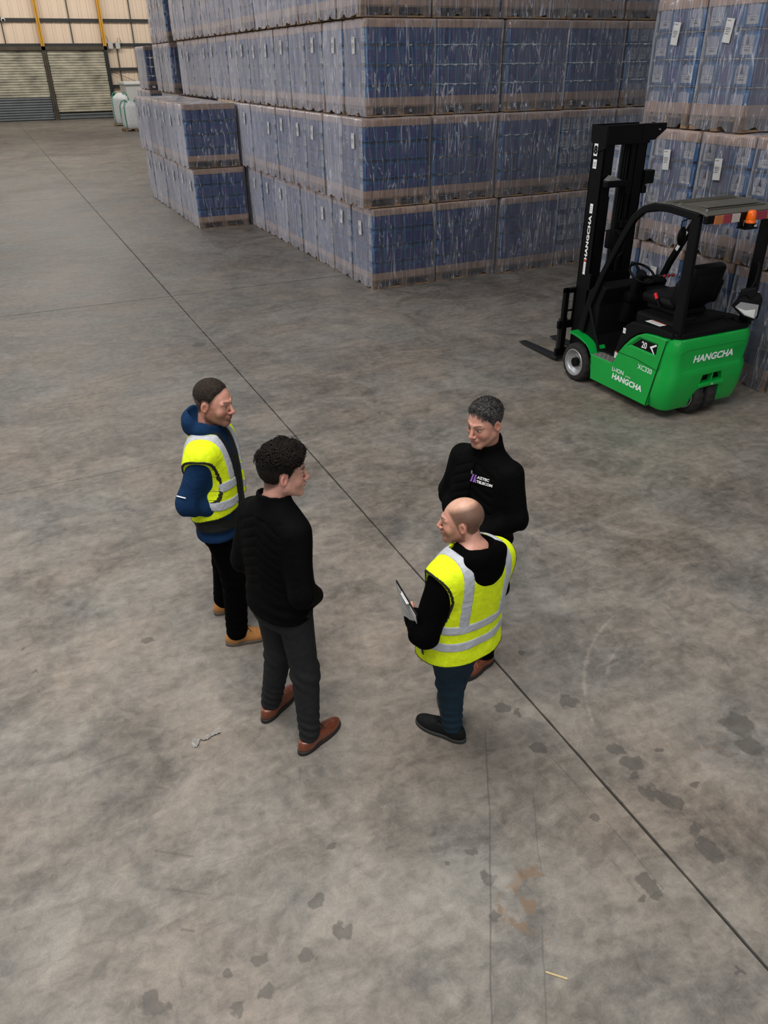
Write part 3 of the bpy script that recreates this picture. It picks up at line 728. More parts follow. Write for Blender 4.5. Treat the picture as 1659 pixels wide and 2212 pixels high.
def cut(o, *boxes):
    for b in boxes:
        c = b.obj('cutter', o.data.materials[0], o.parent)
        m = o.modifiers.new('c', 'BOOLEAN'); m.operation = 'DIFFERENCE'; m.solver = 'EXACT'; m.object = c
        evaluated(o); bpy.data.objects.remove(c)
    return o
HW = .555
# counterweight: plan outline with rounded rear corners, skinned through several levels
def plan(hw, y0, y1, rc, k=6):
    pts = [(-hw, y1)]
    for i in range(k + 1): a = math.pi + i * math.pi / 2 / k; pts.append((-hw + rc + rc * math.cos(a), y0 + rc + rc * math.sin(a)))
    for i in range(k + 1): a = 1.5 * math.pi + i * math.pi / 2 / k; pts.append((hw - rc + rc * math.cos(a), y0 + rc + rc * math.sin(a)))
    pts.append((hw, y1)); return pts
lv = [(.115, -.05, .055, .10), (.15, -.03, .035, .12), (.26, 0, .015, .14), (.34, .0, .00, .14), (.50, .0, -.012, .15), (.56, -.012, .008, .15), (.72, .0, .0, .15), (.80, .0, .0, .15), (.855, -.012, .012, .15), (.872, -.03, .035, .13)]
mb = MB(); rows = []
for z, dh, y0, rc in lv:
    ysm = .235 - .14 * (z - .115) / .76           # slanted seam with the side panel
    rows.append([(x, y, z) for x, y in plan(HW + dh, y0, ysm, rc)])
n = len(rows[0]); vs_ = [p for r_ in rows for p in r_]
fs = [(i * n + k, i * n + (k + 1) % n, (i + 1) * n + (k + 1) % n, (i + 1) * n + k) for i in range(len(rows) - 1) for k in range(n)]
fs += [tuple(range(n))[::-1], tuple((len(rows) - 1) * n + k for k in range(n))]
mb.add(vs_, fs); rear = mb.obj('counterweight', M_GRN, fl)
w1 = MB(); w1.prism([(-.20, .0), (-.185, .20), (-.145, .285), (-.10, .315), (.13, .335), (.17, .315), (.19, .22), (.20, .0)], -.3, .30, 'y')
w2 = MB(); w2.prism([(-.115, .375), (-.10, .465), (.15, .475), (.185, .385)], -.2, .055, 'y')
w3 = MB(); w3.prism([(-.44, .57), (-.36, .545), (.38, .545), (.46, .58), (.46, .73), (.38, .76), (-.36, .76), (-.44, .73)], -.2, .006, 'y')
cut(rear, w1, w2, w3); rear.data.shade_smooth(); rear.data.set_sharp_from_angle(angle=R(30)); bevel(rear, .006)
mb = MB(); mb.box(.035, .048, -.005, .05, .38, .47); mb.box(-.13, .20, -.02, .02, .335, .372, bev=.006); mb.obj('tow_bracket', M_GRN, rear)
mb = MB(); mb.box(-.2, .2, .05, .06, .34, .5); mb.box(-.22, .22, .255, .262, .0, .34) if False else None; mb.obj('bracket_recess', M_BLK, rear)
# side panels
side_poly = [(.245, .118), (.10, .868), (.28, .862), (.42, .845), (.52, .80), (.60, .74), (.68, .655), (.76, .55), (.83, .40), (1.16, .395), (1.215, .40), (1.185, .30), (1.165, .20), (1.155, .118)]
for s_ in (-1, 1):
    mb = MB(); a, b = (-HW - .005, -.43) if s_ < 0 else (.43, HW + .005); mb.prism(side_poly, a, b, 'x')
    o = mb.obj('side_panel', M_GRN, fl)
    c = MB(); c.prism([(.62, .665), (.22, .665), (.215, .79), (.48, .785)], s_ * .54, s_ * .60, 'x'); 
    cut(o, c); bevel(o, .012, 3); o.data.shade_smooth(); o.data.set_sharp_from_angle(angle=R(30))
    mb = MB(); x = s_ * .5402; mb.prism([(.59, .675), (.24, .672), (.235, .775), (.47, .772)], min(x, x + s_ * .003), max(x, x + s_ * .003), 'x'); mb.obj('badge_plate', M_BLK, o)
    # seam of the upper shell
    mb = MB(); x = s_ * (HW + .0055); mb.tube([(x, .775, .548), (x, .5, .56), (x, .18, .53)], .0028, 5); mb.obj('panel_seam', M_BLKM, o)
    mb = MB(); mb.tube([(x, .105, .86), (x, .245, .13)], .004, 5); mb.obj('panel_seam', M_BLKM, o)
# front mudguards
for s_ in (-1, 1):
    arc = [(1.17, .30), (1.19, .385), (1.235, .435), (1.30, .475), (1.40, .505), (1.50, .52), (1.60, .525)]
    arc2 = [(y + .012, z + .022) for y, z in arc]
    a, b = (-HW - .005, -.33) if s_ < 0 else (.33, HW + .005)
    mb = MB(); mb.prism(arc + arc2[::-1], a, b, 'x'); bevel(mb.obj('mudguard', M_GRN, fl), .006)
# text
def decal(mb, txt, h, o, xd, yd, m=0, **kw): put_text(mb, txt, h, frame(o, xd, yd), m, **kw)
XL = -HW - .0065; lx_ = (0, -1, 0); up = (0, 0, 1)
mb = MB(); decal(mb, 'HANGCHA', .066, (XL, .565, .275), lx_, up, bold=.035, shear=.12, sx=1.08); mb.obj('lettering', M_DECAL, fl, fix=False)
mb = MB(); decal(mb, 'Li-ION', .048, (XL, .72, .350), lx_, up, bold=.012, sx=1.0); decal(mb, 'BATTERY', .014, (XL, .555, .333), lx_, up, bold=.01); mb.obj('lettering', M_DECAL, fl, fix=False)
mb = MB(); decal(mb, 'XC320', .052, (XL, .335, .495), lx_, up, bold=.008, sx=1.0, shear=-.05); mb.obj('lettering', M_DECAL, fl, fix=False)
mb = MB(); decal(mb, '20', .068, (-.5436, .415, .723), lx_, up, bold=.02, sx=.85)
M = frame((-.5436, .30, .725), lx_, up)
mb.add([M @ Vector(p) for p in ((.05, .05, 0), (-.035, .004, 0), (.03, -.055, 0), (.045, -.055, 0), (.0, .0, 0), (.06, .036, 0))], [(0, 1, 4, 5), (1, 2, 3, 4)]); mb.obj('lettering', M_DECAL, fl, fix=False)
mb = MB(); decal(mb, 'HANGCHA', .075, (.01, .0035, .652), (1, 0, 0), up, bold=.035, shear=.12, sx=1.10); mb.obj('lettering', M_DECAL, rear, fix=False)
mb = MB(); decal(mb, 'F2', .02, (.045, -.0208, .353), (1, 0, 0), up, bold=.02); mb.obj('lettering', M_DECAL, rear, fix=False)
# chassis, step, footwell
mb = MB(); mb.box(-.42, .42, .245, 1.60, .10, .395, bev=.02); mb.box(-.50, -.40, .85, 1.20, .12, .39); mb.box(.40, .50, .85, 1.20, .12, .39); mb.box(-.33, .33, 1.55, 1.66, .1, .52); mb.box(-.36, .36, .30, .84, .39, .82, bev=.02); mb.obj('chassis', M_BLK, fl)
for s_ in (-1, 1):
    mb = MB(); x0, x1 = (-.548, -.40) if s_ < 0 else (.40, .548); mb.box(x0, x1, .86, 1.17, .397, .405)
    f = mb.obj('step_plate', M_CHK, fl)
    mb = MB()
    for i in range(9):
        for j in range(4):
            M = Matrix.Translation(((x0 + .02 + j * .036), .88 + i * .034, .407)) @ Matrix.Rotation(R(45 if (i + j) % 2 else -45), 4, 'Z'); mb.box(-.012, .012, -.003, .003, 0, .003, M=M)
    mb.obj('tread_pattern', M_STEELB, f)
mb = MB(); mb.box(-.42, .42, .80, 1.42, .40, .425, bev=.008); mb.obj('floor_mat', M_BLKM, fl)
mb = MB(); mb.prism([(1.22, .40), (1.62, .40), (1.62, .56), (1.50, 1.02), (1.36, 1.14), (1.22, 1.10), (1.30, .90), (1.30, .56)], -.44, .44, 'x'); bevel(mb.obj('front_cowl', M_BLKM, fl), .02, 3)
for s_ in (-1, 1):
    x = s_ * .47
    mb = MB(); mb.tube([(x, 1.17, .42), (x, 1.22, .52), (x, 1.33, .70), (x, 1.43, .90)], .016, 8); mb.obj('grab_edge', M_VINYL, fl, smooth=True)
    # black side moulding that carries the hood
    mb = MB(); a, b = (-.535, -.36) if s_ < 0 else (.36, .535)
    mb.prism([(.80, .42), (.84, .55), (.80, .70), (.74, .84), (.66, .90), (.30, .935), (.08, .93), (.075, .872), (.40, .852), (.53, .81), (.62, .745), (.70, .66), (.78, .545)], a, b, 'x'); bevel(mb.obj('hood_moulding', M_BLKM, fl), .014, 3)
mb = MB(); mb.prism(plan(.525, .02, .42, .13), .872, .925, 'z'); bevel(mb.obj('rear_deck', M_BLKM, fl), .012, 3)
mb = MB(); mb.box(-.36, .36, .25, .80, .84, .965, bev=.03); mb.obj('battery_hood', M_BLKM, fl)
# stickers
def sticker(o, xd, yd, wd, h, lines=3, red=True, parent=None):
    M = frame(o, xd, yd); mb = MB()
    mb.add([M @ Vector(p) for p in ((-wd / 2, -h / 2, 0), (wd / 2, -h / 2, 0), (wd / 2, h / 2, 0), (-wd / 2, h / 2, 0))], [(0, 1, 2, 3)], 0)
    if red: mb.add([M @ Vector(p) for p in ((-wd / 2, h * .32, .0006), (wd / 2, h * .32, .0006), (wd / 2, h / 2, .0006), (-wd / 2, h / 2, .0006))], [(0, 1, 2, 3)], 1)
    for i in range(lines):
        z = h * (.18 - i * .6 / max(lines, 1)); mb.add([M @ Vector(p) for p in ((-wd * .4, z - .0025, .0006), (wd * .38, z - .0025, .0006), (wd * .38, z + .0025, .0006), (-wd * .4, z + .0025, .0006))], [(0, 1, 2, 3)], 2)
    return mb.obj('sticker', [M_DECAL, M_RED, M_GREYINK], parent or fl, fix=False)
sticker((-.43, .42, .936), lx_, (1, 0, 0), .21, .10, 4)
sticker((-.5362, .74, .785), lx_, up, .04, .055, 2, False)
sticker((-.5362, .815, .50), lx_, up, .045, .075, 3)
# wheels
def wheel(name, c, r_, w_, parent, tread=20, hubside=-1):
    t = bpy.data.objects.new(name, None); C.objects.link(t); t.parent = parent; t.location = c
    mb = MB(); n = 48; prof = [(-.5, .68), (-.5, .82), (-.46, .93), (-.36, .985), (0, 1), (.36, .985), (.46, .93), (.5, .82), (.5, .68)]
    vs_ = []
    for u, q in prof:
        for k in range(n):
            a = 2 * math.pi * k / n; rr = r_ * q
            if q > .92 and (k % 3 == 0): rr -= .010
            vs_.append((u * w_, rr * math.cos(a), rr * math.sin(a)))
    fs = [(i * n + k, i * n + (k + 1) % n, (i + 1) * n + (k + 1) % n, (i + 1) * n + k) for i in range(len(prof) - 1) for k in range(n)]
    mb.add(vs_, fs); mb.obj('tyre', M_TYRE, t, smooth=True)
    mb = MB(); s_ = hubside; n = 40
    prof = [(.50, .70), (.53, .68), (.52, .64), (.36, .62), (.28, .56), (.26, .47), (.20, .42), (.20, .24), (.26, .22)]
    vs_ = [(s_ * u * w_, r_ * q * math.cos(2 * math.pi * k / n), r_ * q * math.sin(2 * math.pi * k / n)) for u, q in prof for k in range(n)]
    fs = [(i * n + k, i * n + (k + 1) % n, (i + 1) * n + (k + 1) % n, (i + 1) * n + k) for i in range(len(prof) - 1) for k in range(n)]; fs.append(tuple(range((len(prof) - 1) * n, len(prof) * n)))
    mb.add(vs_, fs); mb.obj('rim', M_RIM, t, smooth=True)
    mb = MB(); mb.cyl((s_ * .30 * w_, 0, 0), (1, 0, 0), r_ * .24, .05, 20); mb.obj('hub', M_BLK, t, smooth=True)
    mb = MB()
    for k in range(6): a = k * math.pi / 3; mb.cyl((s_ * .22 * w_, r_ * .34 * math.cos(a), r_ * .34 * math.sin(a)), (1, 0, 0), .009, .03, 6)
    mb.obj('wheel_bolts', M_STEELB, t)
wheel('front_wheel', (-.495, 1.445, .222), .222, .17, fl, hubside=-1); wheel('front_wheel', (.495, 1.445, .222), .222, .17, fl, hubside=1)
wheel('rear_wheel', (-.085, .17, .20), .20, .125, fl); wheel('rear_wheel', (.085, .17, .20), .20, .125, fl, hubside=1)
# mast
MX0, MX1, MY0, MY1 = -.275, .305, 1.72, 1.93
def channel(mb, x0, x1, z0, z1, y0=MY0, y1=MY1, t=.018, open_=1):
    xo = x0 if open_ > 0 else x1 - t
    mb.box(xo, xo + t, y0, y1, z0, z1); mb.box(x0, x1, y0, y0 + t, z0, z1); mb.box(x0, x1, y1 - t, y1, z0, z1)
mb = MB(); channel(mb, MX0, MX0 + .125, .10, 2.64); bevel(mb.obj('outer_rail', M_BLK, fl), .004)
mb = MB(); channel(mb, MX1 - .125, MX1, .10, 2.64, open_=-1); bevel(mb.obj('outer_rail', M_BLK, fl), .004)
mb = MB(); channel(mb, MX0 + .05, MX0 + .125, .14, 2.60, MY0 + .03, MY1 + .03); mb.obj('inner_rail', M_BLK, fl)
mb = MB(); channel(mb, MX1 - .125, MX1 - .05, .14, 2.60, MY0 + .03, MY1 + .03, open_=-1); mb.obj('inner_rail', M_BLK, fl)
for nm, (z0, z1), y0 in (('cross_member', (2.47, 2.66), MY0 - .025), ('cross_member', (.95, 1.14), MY0 - .03), ('cross_member', (.22, .40), MY0 - .03)):
    mb = MB(); mb.box(MX0 - .004, MX1 + .004, y0, y0 + .05, z0, z1, bev=.006); mb.obj(nm, M_BLK, fl)
mb = MB(); mb.prism([(MY0 - .02, 2.655), (MY1 + .02, 2.655), (MY1 + .02, 2.50), (MY0 + .1, 2.40), (MY0 - .02, 2.44)], MX0 - .012, MX0 + .004, 'x'); mb.prism([(MX1 - .12, 2.66), (MX1 + .20, 2.66), (MX1 + .20, 2.60), (MX1 + .06, 2.50), (MX1 - .12, 2.50)], MY0 - .03, MY0 + .01, 'y'); mb.box(MX0 - .01, MX1 + .01, MY1 - .02, MY1 + .03, 2.56, 2.66); mb.obj('mast_head', M_BLK, fl)
mb = MB()
for x in (.10,): mb.box(x - .010, x + .010, MY1 - .05, MY1 - .03, .5, 2.5)
mb.obj('lift_chain', M_STEEL, fl)
for x, r_ in ((-.125, .022), (.150, .022)):
    mb = MB(); mb.cyl((x, MY0 + .04, 1.05), (0, 0, 1), r_, 1.8, 16); mb.cyl((x, MY0 + .04, 2.2), (0, 0, 1), r_ * .5, .65, 12); mb.obj('lift_cylinder', M_BLK, fl, smooth=True)
mb = MB(); mb.tube([(.055, MY0 + .05, 2.50), (.03, MY0 + .02, 2.0), (.0, MY0 - .0, 1.62), (.0, MY0 - .02, 1.3)], .010, 8); mb.obj('hydraulic_hose', M_BLKM, fl, smooth=True)
mb = MB(); mb.tube([(.09, MY0 + .05, 2.50), (.07, MY0 + .02, 2.0), (.04, MY0 - .0, 1.55), (.05, MY0 - .04, 1.15)], .010, 8); mb.obj('hydraulic_hose', M_BLKM, fl, smooth=True)
# lever arm bracket and lamps on the mast
mb = MB(); mb.box(-.27, .02, MY0 - .10, MY0 - .02, 2.06, 2.13, bev=.012); mb.box(.0, .04, MY0 - .09, MY0 - .03, 2.0, 2.12); mb.obj('hose_bracket', M_BLK, fl)
mb = MB(); mb.add([(-.26, MY0 - .10, 2.131), (-.20, MY0 - .10, 2.18), (-.08, MY0 - .10, 2.131), (-.26, MY0 - .02, 2.131), (-.2, MY0 - .02, 2.18), (-.08, MY0 - .02, 2.131)], [(0, 1, 4, 3), (1, 2, 5, 4), (0, 2, 1), (3, 4, 5)]); mb.obj('bracket_gusset', M_CHK, fl)
mb = MB(); mb.box(MX1 + .0, MX1 + .13, MY0 - .04, MY0 + .06, 2.06, 2.20, bev=.012); mb.box(MX1, MX1 + .06, MY0 - .02, MY0 + .04, 1.96, 2.08, bev=.01); mb.obj('headlamp_bracket', M_BLK, fl)
mb = MB(); mb.cyl((MX1 + .02, MY0 - .05, 2.05), (0, 1, 0), .012, .02, 10); mb.cyl((.005, MY0 - .045, 1.36), (0, 1, 0), .010, .02, 10); mb.cyl((-.02, MY0 - .045, 1.28), (0, 1, 0), .010, .02, 10); mb.cyl((MX1 + .1, MY0 - .035, 2.6), (0, 1, 0), .009, .02, 10); mb.obj('mast_bolts', M_STEELB, fl)
mb = MB(); mb.box(-.15, .12, MY0 - .09, MY0 - .03, 1.42, 1.62, bev=.02); mb.tube([(-.05, MY0 - .1, 1.6), (.04, MY0 - .14, 1.5), (.07, MY0 - .1, 1.36), (-.03, MY0 - .1, 1.3)], .013, 8); mb.obj('valve_block', M_BLKM, fl, smooth=True)
mb = MB(); mb.box(-.02, .14, MY0 - .12, MY0 - .03, 1.63, 1.71, bev=.01); mb.obj('hose_cover', M_BLK, fl)
mb = MB(); decal(mb, 'HANGCHA', .048, (MX0 - .0045, MY0 + .10, 1.52), (0, 0, 1), (0, 1, 0), bold=.05, sx=1.5, spacing=1.1); mb.obj('lettering', M_DECAL, fl, fix=False)
sticker((MX0 - .0045, MY0 + .10, 1.83), lx_, up, .05, .10, 3, False); sticker((MX0 - .0045, MY0 + .10, 1.20), lx_, up, .04, .17, 4)
sticker((MX0 - .0135, MY0 + .13, 2.42), lx_, up, .06, .12, 0, False)
mb = MB(); decal(mb, '8', .085, (MX0 - .0145, MY0 + .13, 2.42), lx_, up, bold=.06); mb.obj('lettering', M_BLK, fl, fix=False)
sticker((MX0 - .0055, MY0 + .13, 2.28), lx_, up, .06, .09, 4, False)
# carriage, backrest, forks
CY = MY1 + .06
mb = MB(); mb.box(-.42, .44, CY, CY + .045, .44, .53, bev=.006); mb.box(-.42, .44, CY, CY + .045, .10, .19, bev=.006); mb.box(-.17, -.10, CY - .06, CY, .1, .62); mb.box(.12, .19, CY - .06, CY, .1, .62); mb.obj('carriage', M_BLK, fl)
mb = MB()
mb.box(-.375, -.315, CY - .01, CY + .045, .18, .92, bev=.006); mb.box(.335, .395, CY - .01, CY + .045, .18, .92, bev=.006); mb.box(-.375, .395, CY - .01, CY + .045, .865, .92, bev=.006)
mb.box(-.32, .34, CY + .01, CY + .03, .64, .66)
for x in (-.215, -.10, .02, .14, .25): mb.box(x - .013, x + .013, CY + .01, CY + .03, .53, .87)
mb.obj('load_backrest', M_BLK, fl)
for x in (-.315, .175):
    mb = MB(); mb.prism([(CY + .045, .55), (CY + .085, .55), (CY + .09, .08), (CY + .20, .062), (CY + .86, .040), (CY + .88, .034), (CY + .86, .028), (CY + .16, .022), (CY + .06, .03), (CY + .045, .08)], x - .055, x + .055, 'x')
    bevel(mb.obj('fork', M_FORK, fl), .005)
mb = MB(); mb.cyl((-.378, CY + .02, .47), (1, 0, 0), .016, .01, 12); mb.cyl((-.378, CY + .02, .17), (1, 0, 0), .016, .01, 12); mb.obj('carriage_bolts', M_STEELB, fl)
# overhead guard
RXW = .465
for s_ in (-1, 1):
    x = s_ * (RXW - .035)
    mb = MB(); mb.prism([(.03, .90), (.16, .90), (.165, 1.95), (.06, 2.02)], min(x, x + s_ * .05), max(x, x + s_ * .05), 'x'); bevel(mb.obj('rear_pillar', M_BLK, fl), .012, 3)
    ctr = [(.08, 2.005), (.45, 2.03), (.66, 2.02), (.80, 1.975), (.92, 1.88), (1.02, 1.72), (1.16, 1.47), (1.27, 1.26), (1.40, .95), (1.46, .80), (1.50, .56)]
    mb = MB(); nrm = []; wv = .036
    for i, (y, z) in enumerate(ctr):
        a = ctr[max(i - 1, 0)]; b = ctr[min(i + 1, len(ctr) - 1)]; t = Vector((b[0] - a[0], b[1] - a[1])).normalized(); nrm.append((-t.y, t.x))
    poly = [(y + n_[0] * wv, z + n_[1] * wv) for (y, z), n_ in zip(ctr, nrm)] + [(y - n_[0] * wv, z - n_[1] * wv) for (y, z), n_ in list(zip(ctr, nrm))[::-1]]
    x0, x1 = min(x, x + s_ * .05), max(x, x + s_ * .05); N = len(ctr)
    vs_ = [(x0, a, b) for a, b in poly] + [(x1, a, b) for a, b in poly]; q = len(poly); fs = []
    for i in range(N - 1):
        j0, j1, k0, k1 = i, i + 1, q - 1 - i, q - 2 - i
        fs += [(j0, j1, k1, k0), (j0 + q, k0 + q, k1 + q, j1 + q), (j0, j0 + q, j1 + q, j1), (k0, k1, k1 + q, k0 + q)]
    fs += [(0, q - 1, 2 * q - 1, q), (N - 1, N - 1 + q, N + q, N)]
    mb.add(vs_, fs); o = bevel(mb.obj('front_pillar', M_BLK, fl), .012, 3); o.data.shade_smooth(); o.data.set_sharp_from_angle(angle=R(40))
sticker((.395, 1.085, 1.55), (0, .45, -.89), (0, .89, .45), .24, .04, 0).parent = fl
mb = MB(); nseg = [(-.01, 2.035), (.05, 2.052), (.45, 2.068), (.62, 2.064), (.74, 2.045), (.86, 1.99), (.90, 1.955)]
poly = nseg + [(y, z - .022) for y, z in nseg[::-1]]; q = len(poly); N = len(nseg); vs_ = [(-RXW, a, b) for a, b in poly] + [(RXW, a, b) for a, b in poly]; fs = []
for i in range(N - 1): fs += [(i, i + 1, q - 2 - i, q - 1 - i), (i + q, 2 * q - 1 - i, 2 * q - 2 - i, i + 1 + q), (i, i + q, i + 1 + q, i + 1), (q - 1 - i, q - 2 - i, 2 * q - 2 - i, 2 * q - 1 - i)]
fs += [(0, q - 1, 2 * q - 1, q), (N - 1, N - 1 + q, N + q, N)]
mb.add(vs_, fs); o = mb.obj('guard_roof', M_ROOF, fl); bevel(o, .006)
for pts, nm in (([(-.36, .10, 2.060), (.36, .10, 2.060), (.36, .45, 2.072), (-.36, .45, 2.072)], 'roof_rib'), ([(-.40, .50, 2.072), (.40, .50, 2.072), (.40, .56, 2.070), (-.40, .56, 2.070)], 'roof_rib')):
    mb = MB(); mb.tube(pts, .007, 6, closed=True); mb.obj(nm, M_ROOF, o, smooth=True)
mb = MB(); mb.box(-.32, .32, .14, .41, 2.062, 2.074, bev=.004); mb.obj('roof_panel', M_ROOF, o)
mb = MB()
for x in (-.41, .41):
    for y in (.06, .40, .60, .78): mb.cyl((x, y, 2.062 if y < .7 else 2.045), (0, 0, 1), .011, .016, 8)
mb.obj('roof_bolts', M_STEELB, o)
mb = MB(); mb.box(-RXW, RXW, -.015, .035, 1.955, 2.03, bev=.01); mb.box(-RXW, RXW, .84, .89, 1.93, 1.97, bev=.01); mb.obj('guard_crossbar', M_BLK, fl)
for x0, sg in ((-.38, (M_REFO, M_REFR, M_REFW)), (.13, (M_REFR, M_REFO))):
    ln = .31 if x0 < 0 else .28; k = len(sg)
    h_ = bpy.data.objects.new('tail_lamp', None); C.objects.link(h_); h_.parent = fl; h_.location = (x0 - .0, -.02, 1.99)
    for i, m in enumerate(sg): mb = MB(); mb.box(i * ln / k, (i + 1) * ln / k - .004, -.012, 0.004, -.040, .036, bev=.003); mb.obj('lamp_lens', m, h_)
b_ = bpy.data.objects.new('beacon', None); C.objects.link(b_); b_.parent = fl; b_.location = (.045, -.05, 1.925)
mb = MB(); vs_ = []; n = 24; prof = [(.046, .012), (.046, .03), (.042, .035), (.044, .04), (.038, .095), (.034, .112), (.024, .122), (0.004, .125)]
for rr, z in prof:
    for k in range(n): q = rr * (1.04 if k % 2 and .03 < z < .1 else 1); vs_.append((q * math.cos(2 * math.pi * k / n), q * math.sin(2 * math.pi * k / n), z))
mb.add(vs_, [(i * n + k, i * n + (k + 1) % n, (i + 1) * n + (k + 1) % n, (i + 1) * n + k) for i in range(len(prof) - 1) for k in range(n)]); mb.obj('beacon_lens', M_ORANGE, b_, smooth=True)
mb = MB(); mb.cyl((0, 0, -.008), (0, 0, 1), .05, .04, 24); mb.box(-.10, .06, -.05, .06, -.036, -.026); mb.box(-.10, -.06, .02, .05, -.03, .05); mb.obj('beacon_base', M_BLK, b_)
sticker((.02, -.0505, -.008), (1, 0, 0), up, .03, .016, 1, False, b_)
# seat
se = bpy.data.objects.new('seat', None); C.objects.link(se); se.parent = fl; se.location = (.02, 0, 0)
mb = MB(); mb.box(-.24, .24, .42, .92, 1.02, 1.13, bev=.045); mb.obj('cushion', M_VINYL, se, smooth=True)
mb = MB(); mb.box(-.20, .20, .40, .85, .965, 1.03, bev=.02); mb.obj('suspension', M_BLKM, se)
M = Matrix.Translation((0, .40, 1.08)) @ Matrix.Rotation(R(14), 4, 'X')
mb = MB(); mb.box(-.22, .22, -.06, .06, 0, .43, bev=.05, M=M); mb.box(-.16, .16, -.08, .02, .06, .36, bev=.035, M=M); mb.obj('backrest', M_VINYL, se, smooth=True)
for s_ in (-1, 1):
    mb = MB(); mb.box(*((-.27, -.19) if s_ < 0 else (.19, .27)), -.05, .09, .0, .26, bev=.035, M=M); mb.obj('backrest_wing', M_VINYL, se, smooth=True)
mb = MB(); mb.box(.19, .30, .42, .62, 1.20, 1.27, bev=.03); mb.obj('armrest', M_VINYL, se, smooth=True)
M = Matrix.Translation((-.255, .66, 1.10)) @ Matrix.Rotation(R(-35), 4, 'X'); mb = MB(); mb.box(-.012, .012, -.014, .014, 0, .065, bev=.005, M=M); mb.obj('buckle', M_REDB, se)
mb = MB(); mb.tube([(-.255, .60, 1.03), (-.26, .65, 1.09)], .012, 6); mb.obj('buckle_stalk', M_BLK, se)
# steering wheel, column, levers, console
st = bpy.data.objects.new('steering_wheel', None); C.objects.link(st); st.parent = fl; st.location = (-.055, 1.12, 1.245); st.rotation_euler = (R(32), R(4), 0)
mb = MB(); mb.tube([(.15 * math.cos(a), .15 * math.sin(a), 0) for a in [2 * math.pi * k / 40 for k in range(40)]], .013, 10, closed=True); mb.obj('wheel_rim', M_VINYL, st, smooth=True)
mb = MB()
for a in (90, 215, 325): mb.tube([(.03 * math.cos(R(a)), .03 * math.sin(R(a)), -.015), (.145 * math.cos(R(a)), .145 * math.sin(R(a)), 0)], [.018, .011], 8)
mb.cyl((0, 0, -.005), (0, 0, 1), .062, .035, 24, r2=.05); mb.obj('wheel_hub', M_VINYL, st, smooth=True)
mb = MB(); bm = bmesh.new(); bmesh.ops.create_uvsphere(bm, u_segments=14, v_segments=10, radius=.024); mb.bm(bm, 0, Matrix.Translation((-.09, .115, .035))); mb.cyl((-.09, .115, .01), (0, 0, 1), .01, .03, 8); mb.obj('spinner_knob', M_BLK, st, smooth=True)
mb = MB(); mb.tube([(-.055, 1.13, 1.22), (-.05, 1.25, .95), (-.04, 1.33, .70)], [.045, .07, .09], 14); mb.box(-.14, .06, 1.16, 1.36, .92, 1.04, bev=.03); mb.obj('steering_column', M_BLKM, fl, smooth=True)
for i, x in enumerate((.14, .20, .26)):
    l_ = bpy.data.objects.new('control_lever', None); C.objects.link(l_); l_.parent = fl
    mb = MB(); mb.tube([(x - .06, 1.22, 1.10), (x - .02, 1.10, 1.20), (x, 1.0, 1.22)], .008, 6); mb.obj('lever_arm', M_BLK, l_, smooth=True)
    mb = MB(); bm = bmesh.new(); bmesh.ops.create_uvsphere(bm, u_segments=12, v_segments=8, radius=.018); mb.bm(bm, 0, Matrix.Translation((x, .985, 1.222))); mb.obj('lever_knob', M_REDK, l_, smooth=True)
mb = MB(); mb.box(.10, .38, .95, 1.30, .96, 1.06, bev=.03); mb.cyl((.28, 1.02, 1.065), (0, 0, 1), .05, .012, 20); mb.obj('dash_console', M_BLKM, fl)
mb = MB(); mb.cyl((.28, 1.02, 1.073), (0, 0, 1), .036, .004, 20); mb.obj('cup_recess', M_BLK, fl)
mb = MB(); mb.tube([(-.30, .30, .98), (-.28, .22, .99), (-.15, .2, 1.0), (-.08, .28, .99)], .012, 6); mb.tube([(.30, .22, .94), (.33, .14, .97), (.38, .18, .94)], .01, 6); mb.obj('seat_cable', M_BLKM, fl, smooth=True)
# mirror / fan unit under the roof
mi = bpy.data.objects.new('rear_view_mirror', None); C.objects.link(mi); mi.parent = fl; mi.location = (.30, 1.00, 1.62)
bm = bmesh.new(); bmesh.ops.create_uvsphere(bm, u_segments=18, v_segments=12, radius=1); mb = MB(); mb.bm(bm, 0, Matrix.Diagonal((.055, .03, .10, 1))); mb.obj('mirror_shell', M_BLK, mi, smooth=True)
mb = MB(); mb.tube([(-.03, 0, .09), (-.02, .01, .15), (.05, 0, .17), (.12, -.02, .17)], .006, 6); mb.obj('mirror_arm', M_BLK, mi, smooth=True)
bm = bmesh.new(); bmesh.ops.create_uvsphere(bm, u_segments=20, v_segments=10, radius=1); mb = MB(); mb.bm(bm, 0, Matrix.Translation((-.02, .55, 1.985)) @ Matrix.Diagonal((.09, .09, .06, 1))); mb.obj('work_lamp', M_BLK, fl, smooth=True)
